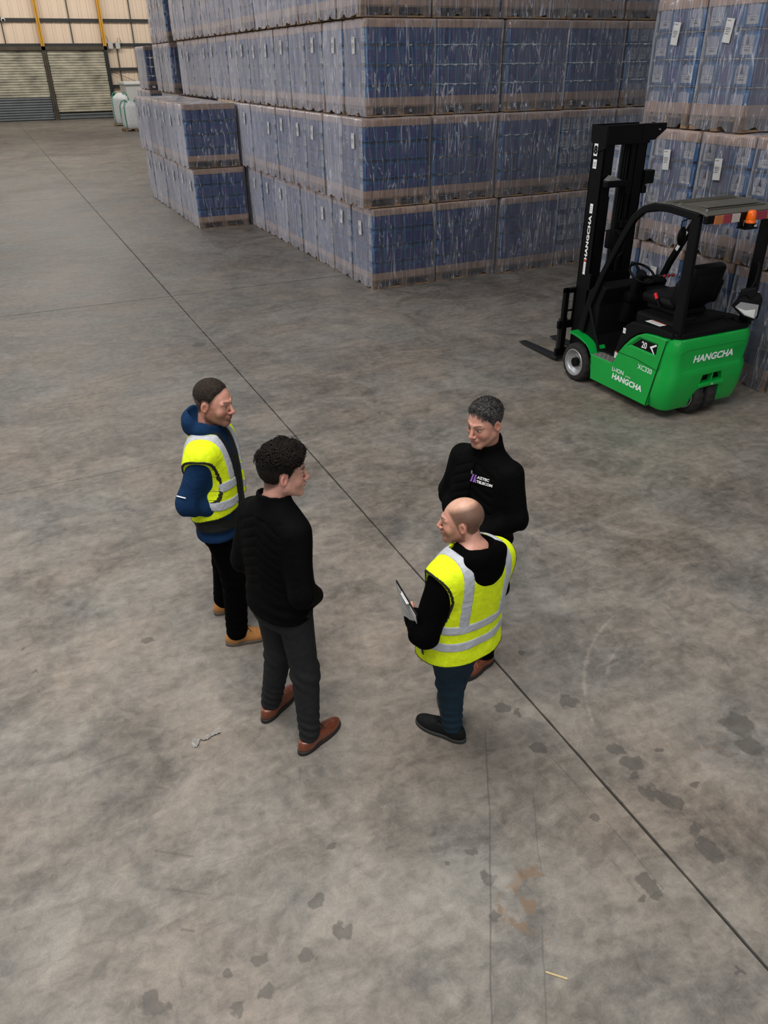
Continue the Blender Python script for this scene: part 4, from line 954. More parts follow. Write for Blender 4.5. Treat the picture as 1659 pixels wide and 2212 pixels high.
# document pouch hanging from the right rear pillar
po = thing('document_pouch', 'black pouch with clear window and white paper hung on the forklift\'s right rear pillar', 'pouch', (FLX + .32, FLY + .03, 1.02), R(-38))
def soft_slab(pts, th, m, name, parent, bulge=.02):
    n = len(pts); cx = sum(p[0] for p in pts) / n; cz = sum(p[1] for p in pts) / n; vs_ = []; fs = []
    rings = [(1.0, 0), (.93, .6), (.6, .9), (.25, 1.0)]
    for sgn in (-1, 1):
        b = len(vs_)
        for q, d in rings: vs_ += [(cx + (x - cx) * q, sgn * (th / 2 * (.4 if d == 0 else 1) + bulge * d * d) + .004 * math.sin(40 * x + 30 * z), cz + (z - cz) * q) for x, z in pts]
        vs_.append((cx, sgn * (th / 2 + bulge), cz))
        for r_ in range(3):
            for k in range(n): fs.append((b + r_ * n + k, b + r_ * n + (k + 1) % n, b + (r_ + 1) * n + (k + 1) % n, b + (r_ + 1) * n + k))
        for k in range(n): fs.append((b + 3 * n + k, b + 3 * n + (k + 1) % n, b + 4 * n))
    h = 4 * n + 1
    for k in range(n): fs.append((k, (k + 1) % n, h + (k + 1) % n, h + k))
    mb = MB(); mb.add(vs_, fs, 0); return mb.obj(name, m, parent, smooth=True)
soft_slab([(-.13, .10), (-.02, .0), (.10, -.04), (.14, .0), (.14, .18), (.10, .24), (-.02, .26), (-.08, .20)], .02, M_VINYL, 'pouch_body', po).location = (0, -.05, 0)
mb = MB(); mb.add([(-.105, -.086, .10), (.0, -.092, .02), (.10, -.088, -.01), (.115, -.086, .03), (.11, -.086, .13), (-.06, -.086, .15)], [(0, 1, 2, 3, 4, 5)]); o = mb.obj('clear_window', mat('pouch_window', (.25, .25, .26), .08, spec=.9), po)
mb = MB(); mb.add([(-.085, -.0875, .095), (.0, -.0935, .03), (.09, -.0895, .0), (.09, -.0885, .085), (.0, -.09, .07)], [(0, 1, 2, 3, 4)]); mb.obj('paper', M_PAPER, po)
mb = MB(); mb.prism([(-.09, .20), (-.07, .27), (.05, .30), (.08, .24), (.02, .18), (-.03, .22)], -.10, -.04, 'y'); bevel(mb.obj('flap', M_VINYL, po), .01)
mb = MB(); mb.tube([(.0, -.05, .26), (.04, -.03, .34), (.05, .0, .46), (.04, .02, .52)], .008, 6); mb.obj('strap', M_VINYL, po, smooth=True)
# ------------------------------------------------------------ distance-field modelling for the figures
def V3(*a): return np.array(a, float)
def smin(a, b, k):
    h = np.clip(.5 + .5 * (b - a) / k, 0, 1); return b * (1 - h) + a * h - k * h * (1 - h)
def smax(a, b, k): return -smin(-a, -b, k)
def cone(P, a, b, r1, r2, sc=None):
    a = np.asarray(a, float); b = np.asarray(b, float)
    if sc is not None: sc = np.asarray(sc, float); P = P / sc; a = a / sc; b = b / sc
    ab = b - a; t = np.clip(((P - a) @ ab) / max(ab @ ab, 1e-9), 0, 1)
    d = np.linalg.norm(P - a - t[:, None] * ab, axis=1) - (r1 + (r2 - r1) * t)
    return d * (min(sc) if sc is not None else 1)
def ell(P, c, r):
    r = np.asarray(r, float); q = (P - np.asarray(c, float)) / r; k0 = np.linalg.norm(q, axis=1); k1 = np.linalg.norm(q / r, axis=1)
    return k0 * (k0 - 1) / np.maximum(k1, 1e-6)
def chain(P, pts, rs, k=.02):
    d = None
    for i in range(len(pts) - 1):
        c = cone(P, pts[i], pts[i + 1], rs[i], rs[i + 1]); d = c if d is None else smin(d, c, k)
    return d
def wob(P, f, seed=0, st=(1, 1, 1)):
    r_ = np.random.RandomState(seed); out = 0
    Q = P * np.asarray(st, float)
    for o in range(3):
        for _ in range(3):
            k = r_.normal(size=3); k /= np.linalg.norm(k); w2 = np.sin(Q @ (r_.normal(size=3) * f * .6) + r_.uniform(0, 6)) * 1.2
            out = out + np.sin(Q @ (k * f * (1.7 ** o)) + r_.uniform(0, 6) + w2) / (1.6 ** o)
    return out / 4.5
def snet(f, lo, hi, h):
    lo = np.asarray(lo, float); hi = np.asarray(hi, float)
    n = np.ceil((hi - lo) / h / 4).astype(int) * 4 + 1
    cg = [lo[i] + np.arange(0, n[i], 4) * h for i in range(3)]
    Pc = np.stack(np.meshgrid(*cg, indexing='ij'), -1).reshape(-1, 3); dc = f(Pc).reshape([len(g) for g in cg])
    D = np.repeat(np.repeat(np.repeat(dc, 4, 0), 4, 1), 4, 2)[:n[0], :n[1], :n[2]].astype(np.float32)
    near = np.abs(dc) < h * 9
    nr = near.copy()
    for ax in range(3):
        s1 = [slice(None)] * 3; s2 = [slice(None)] * 3; s1[ax] = slice(1, None); s2[ax] = slice(None, -1)
        t = nr.copy(); t[tuple(s1)] |= nr[tuple(s2)]; t[tuple(s2)] |= nr[tuple(s1)]; nr = t
    M = np.repeat(np.repeat(np.repeat(nr, 4, 0), 4, 1), 4, 2)[:n[0], :n[1], :n[2]]
    idx = np.argwhere(M); D[M] = f(lo + idx * h)
    S_ = D < 0
    cs = tuple(n - 1); acc = np.zeros(cs + (3,), np.float32); cnt = np.zeros(cs, np.int32)
    edges = []
    for ax in range(3):
        a = [slice(None)] * 3; b = [slice(None)] * 3; a[ax] = slice(None, -1); b[ax] = slice(1, None)
        e = np.argwhere(S_[tuple(a)] != S_[tuple(b)])
        o1, o2 = [i for i in range(3) if i != ax]
        e = e[(e[:, o1] > 0) & (e[:, o2] > 0) & (e[:, o1] < n[o1] - 1) & (e[:, o2] < n[o2] - 1)]
        e2 = e.copy(); e2[:, ax] += 1
        d0 = D[tuple(e.T)]; d1 = D[tuple(e2.T)]; t = d0 / (d0 - d1)
        p = e.astype(np.float32).copy(); p[:, ax] += t
        cells = []
        for u, v in ((0, 0), (1, 0), (1, 1), (0, 1)):
            c = e.copy(); c[:, o1] -= u; c[:, o2] -= v
            np.add.at(acc, tuple(c.T), p); np.add.at(cnt, tuple(c.T), 1); cells.append(c)
        flip = S_[tuple(e.T)]
        if ax == 1: flip = ~flip
        edges.append((cells, flip))
    ids = -np.ones(cs, np.int64); w_ = cnt > 0; ids[w_] = np.arange(w_.sum())
    verts = acc[w_] / cnt[w_][:, None] * h + lo
    faces = []
    for cells, flip in edges:
        q = np.stack([ids[tuple(c.T)] for c in cells], 1); q[flip] = q[flip][:, ::-1]; faces.append(q[:, ::-1])
    return verts, np.concatenate(faces)
def np_mesh(name, verts, faces, m, parent, cols=None, mi=None):
    me = bpy.data.meshes.new(name); nf = len(faces)
    me.vertices.add(len(verts)); me.vertices.foreach_set('co', np.asarray(verts, np.float32).ravel())
    me.loops.add(nf * 4); me.loops.foreach_set('vertex_index', np.asarray(faces, np.int32).ravel())
    me.polygons.add(nf); me.polygons.foreach_set('loop_start', np.arange(nf, dtype=np.int32) * 4)
    try: me.polygons.foreach_set('loop_total', np.full(nf, 4, np.int32))
    except Exception: pass
    for x in (m if isinstance(m, (list, tuple)) else [m]): me.materials.append(x)
    me.update(calc_edges=True); me.validate()
    if cols is not None:
        a = me.color_attributes.new('col', 'FLOAT_COLOR', 'POINT'); c4 = np.ones((len(verts), 4), np.float32); c4[:, :3] = cols; a.data.foreach_set('color', c4.ravel())
    me.shade_smooth(); return link(name, me, parent)
def smooth_v(verts, faces, it=1, lam=.5):
    for _ in range(it):
        acc = np.zeros_like(verts); cnt = np.zeros(len(verts))
        for i in range(4):
            a, b = faces[:, i], faces[:, (i + 1) % 4]; np.add.at(acc, a, verts[b]); np.add.at(cnt, a, 1); np.add.at(acc, b, verts[a]); np.add.at(cnt, b, 1)
        verts = verts * (1 - lam) + acc / np.maximum(cnt, 1)[:, None] * lam
    return verts
def rotm(yaw, pitch, roll=0):
    """head rotation, degrees: yaw left positive, pitch down positive"""
    y, p, r_ = R(yaw), R(pitch), R(roll)
    return np.array(Matrix.Rotation(y, 3, 'Z') @ Matrix.Rotation(-p, 3, 'X') @ Matrix.Rotation(r_, 3, 'Y'))
def head_sdf(Q, H):
    """Q in head frame: x right, y forward, z up; H: parameters"""
    X = Q.copy(); X[:, 0] = np.abs(X[:, 0]); fw = H.get('w', 1.0); X[:, 0] /= fw
    d = ell(X, (0, -.018, .032), (.077, .098, .090))
    d = smin(d, ell(X, (0, .030, -.020), (.061, .062, .088)), .035)
    d = smin(d, cone(X, (.050, .004, -.055), (.014, .072, -.098), .024, .020), .030)
    d = smin(d, ell(X, (0, .076, -.102), (.022, .018, .016)), .018)
    d = smin(d, ell(X, (.038, .058, -.030), (.024, .024, .026)), .022)          # cheek
    d = smin(d, cone(X, (.010, .089, .026), (.042, .074, .024), .009, .010), .014)  # brow
    d = smax(d, -ell(X, (.031, .101, .004), (.020, .019, .013)), .012)           # socket
    lid = np.maximum(ell(X, (.031, .0745, .004), (.0155, .0150, .0140)), -np.maximum(np.abs(X[:, 2] - .0035) - .0042 * np.clip(1 - ((X[:, 0] - .031) / .014) ** 2, 0, 1), -(X[:, 1] - .08)))
    d = smin(d, lid, .004)
    d = smin(d, cone(X, (0, .092, .012), (0, .112, -.026), .0075, .0105), .010)
    d = smin(d, ell(X, (0, .113, -.030), (.0115, .012, .0095)), .006)
    d = smin(d, ell(X, (.0125, .102, -.034), (.0085, .010, .0075)), .006)
    d = smax(d, -ell(X, (.0065, .108, -.0425), (.0035, .005, .004)), .003)
    d = smin(d, ell(X, (0, .088, -.060), (.026, .014, .017)), .012)              # muzzle
    d = smin(d, ell(X, (0, .1000, -.0570), (.020, .0065, .0050)), .004)
    d = smin(d, ell(X, (0, .0985, -.0675), (.0175, .0070, .0060)), .004)
    d = smax(d, -ell(X, (0, .106, -.0622), (.021, .008, .0012)), .002)
    d = smax(d, -ell(X, (0, .100, -.0800), (.018, .008, .005)), .008)
    # ear
    E = X.copy(); E[:, 0] -= .0765; E[:, 1] -= -.012; E[:, 2] -= -.006
    c, s_ = math.cos(R(22)), math.sin(R(22)); E2 = E.copy(); E2[:, 0] = c * E[:, 0] + s_ * E[:, 1]; E2[:, 1] = -s_ * E[:, 0] + c * E[:, 1]
    ear = ell(E2, (.004, 0, 0), (.0085, .0185, .031)); ear = smax(ear, -ell(E2, (.012, .003, .003), (.0085, .0105, .0185)), .004)
    ear = smin(ear, ell(E2, (.004, .013, -.005), (.006, .006, .009)), .004)
    d = smin(d, ear, .006)
    nk = H.get('neck', (0, -.045, -.17)); d = smin(d, cone(Q, (0, -.030, -.055), nk, H.get('nr', .054), H.get('nr', .054) + .006), .028)
    return d
def scalp(Q, H):
    """negative inside the part of the head that grows hair"""
    ax = np.abs(Q[:, 0])
    front = Q[:, 1] - (.028 + H.get('hl', .55) * Q[:, 2]) + np.clip(ax - .035, 0, 1) * .25
    low = np.where(Q[:, 1] > -.012, -.022 - Q[:, 2], (-.022 + .80 * (Q[:, 1] + .012)) - Q[:, 2])
    low = np.where((Q[:, 1] > -.03) & (Q[:, 1] < .010), np.maximum(low, .026 - Q[:, 2] - np.abs(Q[:, 1] + .01) * .4), low)
    return np.maximum(front, low)
def hand_parts(P, w, d, n, s_, curl=40, sz=1.0, spread=1.0):
    """hand from wrist w towards d, palm faces n, thumb on side s_"""
    w, d, n, s_ = [np.asarray(v, float) for v in (w, d, n, s_)]; d = d / np.linalg.norm(d); n = n - d * (n @ d); n /= np.linalg.norm(n); s_ = s_ - d * (s_ @ d) - n * (s_ @ n); s_ /= np.linalg.norm(s_)
    out = cone(P, w, w + d * .03 * sz, .024 * sz, .026 * sz)
    for i, (o, L, r_) in enumerate(((.030, .92, .0092), (.010, 1.0, .0095), (-.011, .95, .0092), (-.031, .76, .0080))):
        k0 = w + d * (.088 - abs(i - 1) * .004) * sz + s_ * o * sz * spread
        out = smin(out, cone(P, w + d * .02 * sz + s_ * o * .6 * sz, k0, .015 * sz, .0125 * sz), .012)
        p = k0; a = R(curl * .6)
        for seg, (ln, rr) in enumerate(((.044, 1.0), (.027, .92), (.021, .80))):
            q = p + (d * math.cos(a) + n * math.sin(a)) * ln * L * sz; out = smin(out, cone(P, p, q, r_ * rr * sz, r_ * rr * .92 * sz), .004); p = q; a += R(curl)
    t0 = w + d * .022 * sz + s_ * .024 * sz; t1 = t0 + (d * .62 + s_ * .62 + n * .35) * .042 * sz; t2 = t1 + (d * .85 + s_ * .1 + n * .45) * .033 * sz; t3 = t2 + (d * .8 + n * .5 - s_ * .1) * .026 * sz
    out = smin(out, chain(P, [t0, t1, t2, t3], [.015 * sz, .012 * sz, .0105 * sz, .0085 * sz], .004), .010)
    return out
def loft(P, tab, c0, c1, n=2.4):
    """stacked superellipses: rows (z, half width, half depth, forward shift); axis from c0 to c1 (x, y, z)"""
    z = P[:, 2]; t = np.clip((z - c0[2]) / (c1[2] - c0[2]), 0, 1.3)
    T = np.array(tab, float); zi = np.linspace(T[0, 0], T[-1, 0], 60)
    def sm(col):
        v = np.interp(zi, T[:, 0], T[:, col]); k = np.array([1, 2, 3, 2, 1]) / 9; v2 = np.convolve(np.pad(v, 2, 'edge'), k, 'valid'); return np.interp(z, zi, v2)
    a, b, cy = sm(1), sm(2), sm(3)
    x = P[:, 0] - (c0[0] + (c1[0] - c0[0]) * t); y = P[:, 1] - (c0[1] + (c1[1] - c0[1]) * t) - cy
    q = (np.abs(x / a) ** n + np.abs(y / b) ** n) ** (1 / n)
    return (q - 1) * np.minimum(a, b)

SKIN = bpy.data.materials.new('skin'); g = G(NT(SKIN)); b_ = SKIN.node_tree.nodes['Principled BSDF']
at = g.n('ShaderNodeAttribute'); at.attribute_name = 'col'; tc_ = g.n('ShaderNodeTexCoord').outputs['Object']
g.l(g.mix(1.0, at.outputs['Color'], g.ramp(g.noise(tc_, 60, 4), [(.3, .90), (.7, 1.08)]), 'MULTIPLY'), b_.inputs['Base Color'])
b_.inputs['Roughness'].default_value = .46; b_.inputs['Subsurface Weight'].default_value = .12; b_.inputs['Subsurface Radius'].default_value = (.012, .004, .002); b_.inputs['Subsurface Scale'].default_value = .5
g.l(g.bump(g.noise(tc_, 220, 3), .25, .002), b_.inputs['Normal'])
M_EYE = mat('eye_white', (.55, .53, .50), .25); M_IRIS = mat('iris_dark', (.02, .03, .035), .15)
def cloth(name, col, rough=.85, weave=900, bump=.25, spec=.2, fold=.0, fscale=9):
    m = bpy.data.materials.new(name); g = G(NT(m)); b = m.node_tree.nodes['Principled BSDF']; tc = g.n('ShaderNodeTexCoord').outputs['Object']
    g.l(g.mix(1.0, col, g.ramp(g.noise(tc, 35, 5), [(.3, .88), (.7, 1.1)]), 'MULTIPLY'), b.inputs['Base Color'])
    b.inputs['Roughness'].default_value = rough; b.inputs['Specular IOR Level'].default_value = spec
    b.inputs['Sheen Weight'].default_value = .0
    nb = g.bump(g.noise(tc, weave, 2), bump, .0015)
    if fold: nb = g.bump(g.noise(tc, fscale, 4, .55, 1.4), fold, .02, nb)
    g.l(nb, b.inputs['Normal']); MATS[name] = m; return m
C_BLACK = cloth('black_softshell', (.0016, .0016, .0018), .8, spec=.06, fold=.3)
C_BLACKT = cloth('black_trouser_cloth', (.0013, .0013, .0014), .9, spec=.04, fold=.3)
C_CHAR = cloth('charcoal_trouser_cloth', (.018, .0185, .020), .85, spec=.12, fold=.35)
C_NAVY = cloth('navy_fleece', (.0065, .026, .074), .9, spec=.10, fold=.35)
C_GILET = cloth('dark_gilet', (.014, .016, .015), .75, spec=.15, fold=.4)
C_VEST = cloth('fluorescent_yellow', (.68, .82, .010), .72, spec=.2, weave=1400, fold=.35, fscale=11)
C_BAND = cloth('reflective_tape', (.42, .44, .48), .45, spec=.5, weave=1600, fold=.35, fscale=14)
C_PIPE = cloth('vest_piping', (.02, .022, .014), .7)
C_JEAN = cloth('dark_denim', (.014, .030, .046), .88, spec=.12, weave=1200, fold=.4)
C_TAN = mat('tan_nubuck', (.42, .18, .045), .75, nscale=18, namp=.25); C_TANS = mat('boot_sole', (.10, .075, .055), .8); C_TANW = mat('boot_midsole', (.36, .33, .28), .7)
C_BRN = mat('brown_leather', (.155, .038, .014), .30, coat=.3, nscale=16, namp=.35); C_BRNS = mat('dark_shoe_sole', (.010, .008, .007), .6)
C_SHB = mat('black_trainer', (.0045, .005, .005), .7, spec=.2, nscale=25, namp=.3); C_SHG = mat('grey_trainer_sole', (.020, .021, .020), .7)
C_LACE = mat('dark_lace', (.02, .012, .008), .8)
HAIRM = {}
def hair_mat(name, col, col2, rough=.5):
    m = bpy.data.materials.new(name); g = G(NT(m)); b = m.node_tree.nodes['Principled BSDF']; tc = g.n('ShaderNodeTexCoord').outputs['Object']
    f = g.noise(g.mapping(tc, (1, 1, 1)), 90, 4, .7, .8); g.l(g.mix(g.ramp(f, [(.42, 0), (.62, 1)]), col, col2), b.inputs['Base Color'])
    b.inputs['Roughness'].default_value = rough; b.inputs['Specular IOR Level'].default_value = .18; g.l(g.bump(g.noise(tc, 260, 4), .6, .003), b.inputs['Normal']); return m

def build_person(spec):
    sc = spec['s']; J = {k: np.array(v, float) for k, v in spec['J'].items()}
    ox, oy = spec['o']
    root = thing('person', spec['label'], 'person', (ox, oy, 0), R(spec['phi'] - 90), spec.get('group'))
    H = spec['head']; Rm = rotm(*H['rot']); hc = J['head']; hs = H.get('size', 1.0)
    def toH(P): return (P - hc) @ Rm / hs
    H = dict(H); nk = (J['neck'] + V3(0, -.01, -.04) - hc) @ Rm / hs; H['neck'] = tuple(nk)
    NB = J['neck']; PB = J['pelvis']
    # ---- skin: one continuous body
    bt = [(.78 * sc, .13, .085, 0), (.92 * sc, .155, .10, 0), (1.05 * sc, .140, .09, 0), (1.2 * sc, .155, .10, 0), (1.34 * sc, .165, .10, 0), (1.42 * sc, .145, .085, 0), (1.47 * sc, .10, .07, 0), (1.53 * sc, .05, .05, 0)]
    hands = spec['hands']
    def body(P):
        d = smax(loft(P, bt, PB, NB), np.maximum(.80 * sc - P[:, 2], P[:, 2] - 1.51 * sc), .02)
        d = smin(d, cone(P, NB + V3(0, -.01, -.04), hc + Rm @ V3(0, -.03, -.05), .052, .05), .03)
        for s_ in 'RL':
            d = smin(d, chain(P, [J['sh' + s_], J['el' + s_], J['wr' + s_]], [.050, .040, .026]), .03)
            d = smin(d, chain(P, [J['hip' + s_], J['kn' + s_], J['an' + s_]], [.078, .052, .036]), .04)
            a = J['an' + s_]; fd = spec['foot' + s_]; d = smin(d, chain(P, [a, a + V3(0, 0, -.03), a + V3(fd[0] * .15, fd[1] * .15, -.055)], [.036, .03, .02]), .02)
        return d
    lo = V3(-.55, -.40, 0); hi = V3(.55, .50, hc[2] - .06)
    v1, f1 = snet(body, lo, hi, .016)
    def headf(P): return head_sdf(toH(P), H) * hs
    v2, f2 = snet(headf, hc - .20, hc + .19, .0028 if not H.get('coarse') else .0034)
    vs_, fs_ = [v1, v2], [f1, f2 + len(v1)]; off = len(v1) + len(v2)
    for s_ in 'RL':
        hd = hands[s_]
        w_ = J['wr' + s_]; f = lambda P: smin(hand_parts(P, w_, hd['d'], hd['n'], hd['t'], hd.get('curl', 40), sz=.98 * sc), cone(P, w_ - (w_ - J['el' + s_]) * .25, w_, .028, .025), .01)
        v, fa = snet(f, w_ - .19, w_ + .19, .0042); vs_.append(v); fs_.append(fa + off); off += len(v)
    V = np.concatenate(vs_); F = np.concatenate(fs_)
    base = np.array(H['skin']); col = np.tile(base, (len(V), 1)); Q = toH(V); i0, i1 = len(v1), len(v1) + len(v2)
    q = Q[i0:i1]; c = col[i0:i1]; ax = np.abs(q[:, 0])
    def blend(mask, cc, a=1.0):
        mm = (np.clip(mask, 0, 1) * a)[:, None]; c[:] = c * (1 - mm) + np.array(cc) * mm
    sm_ = lambda x, w_: np.clip(.5 - x / w_, 0, 1)
    red = H.get('red', (.50, .17, .12))
    blend(sm_(ell(q, (0, .112, -.03), (.018, .02, .014)), .012), red, .5); blend(sm_(np.abs(ax - .042) - .016, .02) * sm_(np.abs(q[:, 2] + .028) - .016, .02) * (q[:, 1] > .03), red, .45)
    blend((ax > .073) * 1.0, red, .45)
    st = H.get('stubble', 0)
    if st:
        jaw = sm_(np.maximum(q[:, 2] + .035 + (ax > .045) * 0, -(q[:, 1] + .02) - .0 + 0 * ax), .03) * sm_(-(q[:, 2] + .145), .02)
        side = sm_(np.maximum(np.abs(q[:, 1] - .02) - .028, q[:, 2] - .0), .02) * (ax > .05)
        mo = sm_(np.maximum(np.abs(q[:, 2] + .052) - .006, ax - .026), .008) * (q[:, 1] > .07)
        blend(np.clip(jaw + side * .6 + mo, 0, 1) * (q[:, 1] > -.02), H.get('beardcol', (.05, .03, .022)), st)
    lip = sm_(ell(q, (0, .101, -.062), (.0215, .012, .0115)), .005); blend(lip, H.get('lip', (.36, .105, .085)), .75)
    brow = sm_(np.abs(q[:, 2] - (.0265 + .006 * np.sin((ax - .012) * 60))) - .0042, .004) * (ax > .012) * (ax < .050) * (q[:, 1] > .05); blend(brow, H.get('browcol', (.03, .02, .014)), .8)
    blend(sm_(np.abs(q[:, 2] - .011) - .0016, .003) * (np.abs(ax - .031) < .015) * (q[:, 1] > .07), (.03, .015, .012), .7)   # lash line
    if H.get('scalpcol') is not None:
        sp = scalp(q, H); blend(sm_(sp, .014), H['scalpcol'], H.get('scalpa', .9))
        if H.get('bald'):
            top = sm_(ell(q, (0, .012, .118), (.064, .092, .062)), .030); c[:] = c * (1 - top[:, None] * .85) + np.array(H['bald']) * top[:, None] * .85
    col[i0:i1] = c
    bd = np_mesh('body', V, F, SKIN, root, cols=col)
    for sx in (-1, 1):
        p = hc + Rm @ (V3(sx * .031 * H.get('w', 1), .0755, .004) * hs)
        bm = bmesh.new(); bmesh.ops.create_uvsphere(bm, u_segments=16, v_segments=12, radius=.0128 * hs); mb = MB(); mb.bm(bm, 0); 
        gd = Rm @ V3(H.get('gaze', (0, 1, -.1))[0], 1, H.get('gaze', (0, 1, -.1))[2]); gd /= np.linalg.norm(gd)
        bm = bmesh.new(); bmesh.ops.create_uvsphere(bm, u_segments=14, v_segments=10, radius=.0062 * hs); mb.bm(bm, 1, Matrix.Translation(Vector(gd) * .0088 * hs))
        e = mb.obj('eye', [M_EYE, M_IRIS], root, smooth=True); e.location = p
    # ---- hair
    hr = H.get('hair')
    if hr:
        th = hr['th']
        def hf(P):
            q = toH(P); d = head_sdf_plain(q, H) 
            k = np.clip((q[:, 2] - hr.get('z0', 0.0)) / hr.get('zr', .09), 0, 1) * np.clip((q[:, 1] + .12) / .1, .35, 1)
            tp = np.clip(-(scalp(q, H)) / .022, 0, 1) ** .6; off_ = -.003 + (th + .003) * (hr.get('side', .25) + (1 - hr.get('side', .25)) * k) * tp + hr.get('amp', .003) * wob(P, hr.get('f', 90), 3, hr.get('st', (1, 1, 1))) * (.3 + .7 * k)
            if hr.get('quiff'): off_ = off_ + tp * hr['quiff'] * np.exp(-((q[:, 1] - .07) / .035) ** 2 - ((q[:, 2] - .10) / .03) ** 2)
            return smax(d - off_, scalp(q, H) + hr.get('edge', 0), .008) * hs
        v, f = snet(hf, hc - .16, hc + .20, .0030); hm = hair_mat('hair', hr['c1'], hr['c2'], hr.get('rough', .5)); ho = np_mesh('hair', v, f, hm, root)
        if hr.get('strands'):
            r_ = random.Random(8); mb = MB(); cnt = 0; vv = v[::max(1, len(v) // 2500)]
            for p in vv:
                q = toH(p[None])[0]
                if r_.random() > hr.get('lowp', .05) + (q[2] - hr.get('smin', .03)) / .05: continue
                nn = q - V3(0, -.02, .02); nn /= np.linalg.norm(nn)
                L = hr['len'] * r_.uniform(.6, 1.2); pts = []
                if hr['strands'] == 'curl':
                    t1 = np.cross(nn, V3(r_.uniform(-1, 1), r_.uniform(-1, 1), r_.uniform(-1, 1))); t1 /= np.linalg.norm(t1); t2 = np.cross(nn, t1); rr = r_.uniform(.008, .015); ph = r_.uniform(0, 6)
                    for i in range(8):
                        u = i / 7; a = ph + u * 5.2; pts.append(q - nn * .004 + nn * (math.sin(u * 3.1) * .010 + .002) + t1 * (math.cos(a) * rr + u * L * .6) + t2 * math.sin(a) * rr)
                else:
                    dr = V3(*hr['dir']) + V3(r_.uniform(-.3, .3), r_.uniform(-.3, .3), r_.uniform(-.2, .3)); t1 = dr - nn * (dr @ nn); t1 /= np.linalg.norm(t1) + 1e-6
                    for i in range(5): u = i / 4; pts.append(q - nn * .002 + nn * math.sin(u * 2.2) * .006 + t1 * u * L)
                mb.tube([tuple(hc + Rm @ (x * hs)) for x in pts], [hr['r'] * (1 - .6 * i / (len(pts) - 1)) for i in range(len(pts))], 4, cap=False); cnt += 1
            tag(mb.obj('hair_strands', hm, ho, smooth=True, fix=False), kind='stuff')
    # ---- trousers
    T = spec['trousers']; hipz = .93 * sc
    tt = [(.74 * sc, .145, .100, 0), (.85 * sc, .155, .105, -.002), (.95 * sc, .150, .100, 0), (1.06 * sc, .140, .090, 0)]
    def trf(P):
        d = smax(loft(P, tt, PB, NB), np.maximum(.80 * sc - P[:, 2], P[:, 2] - 1.04 * sc), .03)
        for s_ in 'RL':
            kn, an, hp = J['kn' + s_], J['an' + s_], J['hip' + s_]
            leg = chain(P, [hp, kn + V3(0, .01, 0), an + V3(0, -.005, .0)], [T['r'][0], T['r'][1], T['r'][2]], .03)
            z = P[:, 2]; near = np.exp(-((z - .16) / .10) ** 2); kneef = np.exp(-((z - kn[2]) / .10) ** 2)
            leg = leg + .004 * near * np.sin(z * 115 + P[:, 0] * 25 + P[:, 1] * 40) + .0035 * kneef * np.sin(z * 75 + P[:, 1] * 45 + P[:, 0] * 30)
            leg = leg + .004 * wob(P, 22, 5, (1, 1, .45))
            d = smin(d, leg, .035)
        return smax(d, (T.get('cuff', .075)) - P[:, 2], .006)
    v, f = snet(trf, V3(-.5, -.35, .04), V3(.5, .40, 1.08), .0085); np_mesh('trousers', v, f, T['m'], root)
    # ---- top garment with sleeves
    K = spec['top']; zh = K['hem'] * sc
    g0 = K.get('fat', 0)
    tb = [(.70 * sc, .188 + g0, .128 + g0, 0), (.82 * sc, .190 + g0, .130 + g0, 0), (.95 * sc, .186 + g0, .130 + g0, .004), (1.08 * sc, .184 + g0, .128 + g0, .006), (1.22 * sc, .196 + g0, .128 + g0, 0), (1.33 * sc, .200 + g0 * .6, .122 + g0 * .5, -.004), (1.40 * sc, .192 + g0 * .4, .110, -.008), (1.445 * sc, .165, .095, -.010), (1.48 * sc, .112, .080, -.01), (1.52 * sc, .070, .068, -.008)]
    def torso(P, g=0):
        sag = 0; return loft(P, tb, PB, NB, 2.3) - g
    sl = K.get('sleeve', (.073, .060, .045))
    def topf(P):
        z = P[:, 2]; d = torso(P); d = d + .0040 * wob(P, 20, 7, (1, 1, .6))
        d = d + .004 * np.exp(-((z - zh - .06) / .08) ** 2) * np.sin(z * 90 + P[:, 0] * 14)
        if K.get('quilt'):
            x = np.abs(P[:, 0]); ph = (z * 1.0 + x * .55) / .052; gr = np.abs(ph - np.round(ph)) * .052
            d = d + .0055 * np.exp(-(gr / .007) ** 2) * (x < .13) * (z > 1.05 * sc) * (z < 1.44 * sc)
        d = smax(d, zh - z, .010); d = smax(d, z - 1.515 * sc, .01)
        for s_ in 'RL':
            a, b, c = J['sh' + s_], J['el' + s_], J['wr' + s_]
            sv = chain(P, [a, b, c], list(sl), .03)
            de = np.linalg.norm(P - b, axis=1); ax_ = (c - b) / np.linalg.norm(c - b); tt_ = (P - b) @ ax_
            sv = sv + .0045 * np.exp(-(de / .12) ** 2) * np.sin(tt_ * 95 + P[:, 2] * 30) + .003 * wob(P, 30, 9)
            sv = smax(sv, (P - c) @ ax_ - .012, .006)
            d = smin(d, sv, .035)
        # collar
        cr = K.get('collar')
        if cr:
            ct = NB + V3(0, .0, 0); r_ = np.hypot(P[:, 0] - ct[0], (P[:, 1] - ct[1] + .012 - .25 * (z - ct[2])) * .92); zz = z - ct[2]
            ring = np.maximum(np.abs(r_ - cr['r'] - .10 * (.03 - zz) * (zz < .03)) - .0065, np.maximum(-zz - .03, zz - cr['h'] + (P[:, 1] - ct[1]) * .25))
            if cr.get('open'): ring = smax(ring, cr['open'] * (zz + .04) - np.abs(P[:, 0] - ct[0]) + 1e-3 - 9 * (P[:, 1] < ct[1]), .004)
            d = smin(d, ring, .012)
        for hd in K.get('hood', []):
            e = ell(P, NB + V3(*hd[0]), hd[1]) + .004 * wob(P, 40, 2)
            d = smin(d, e, .02)
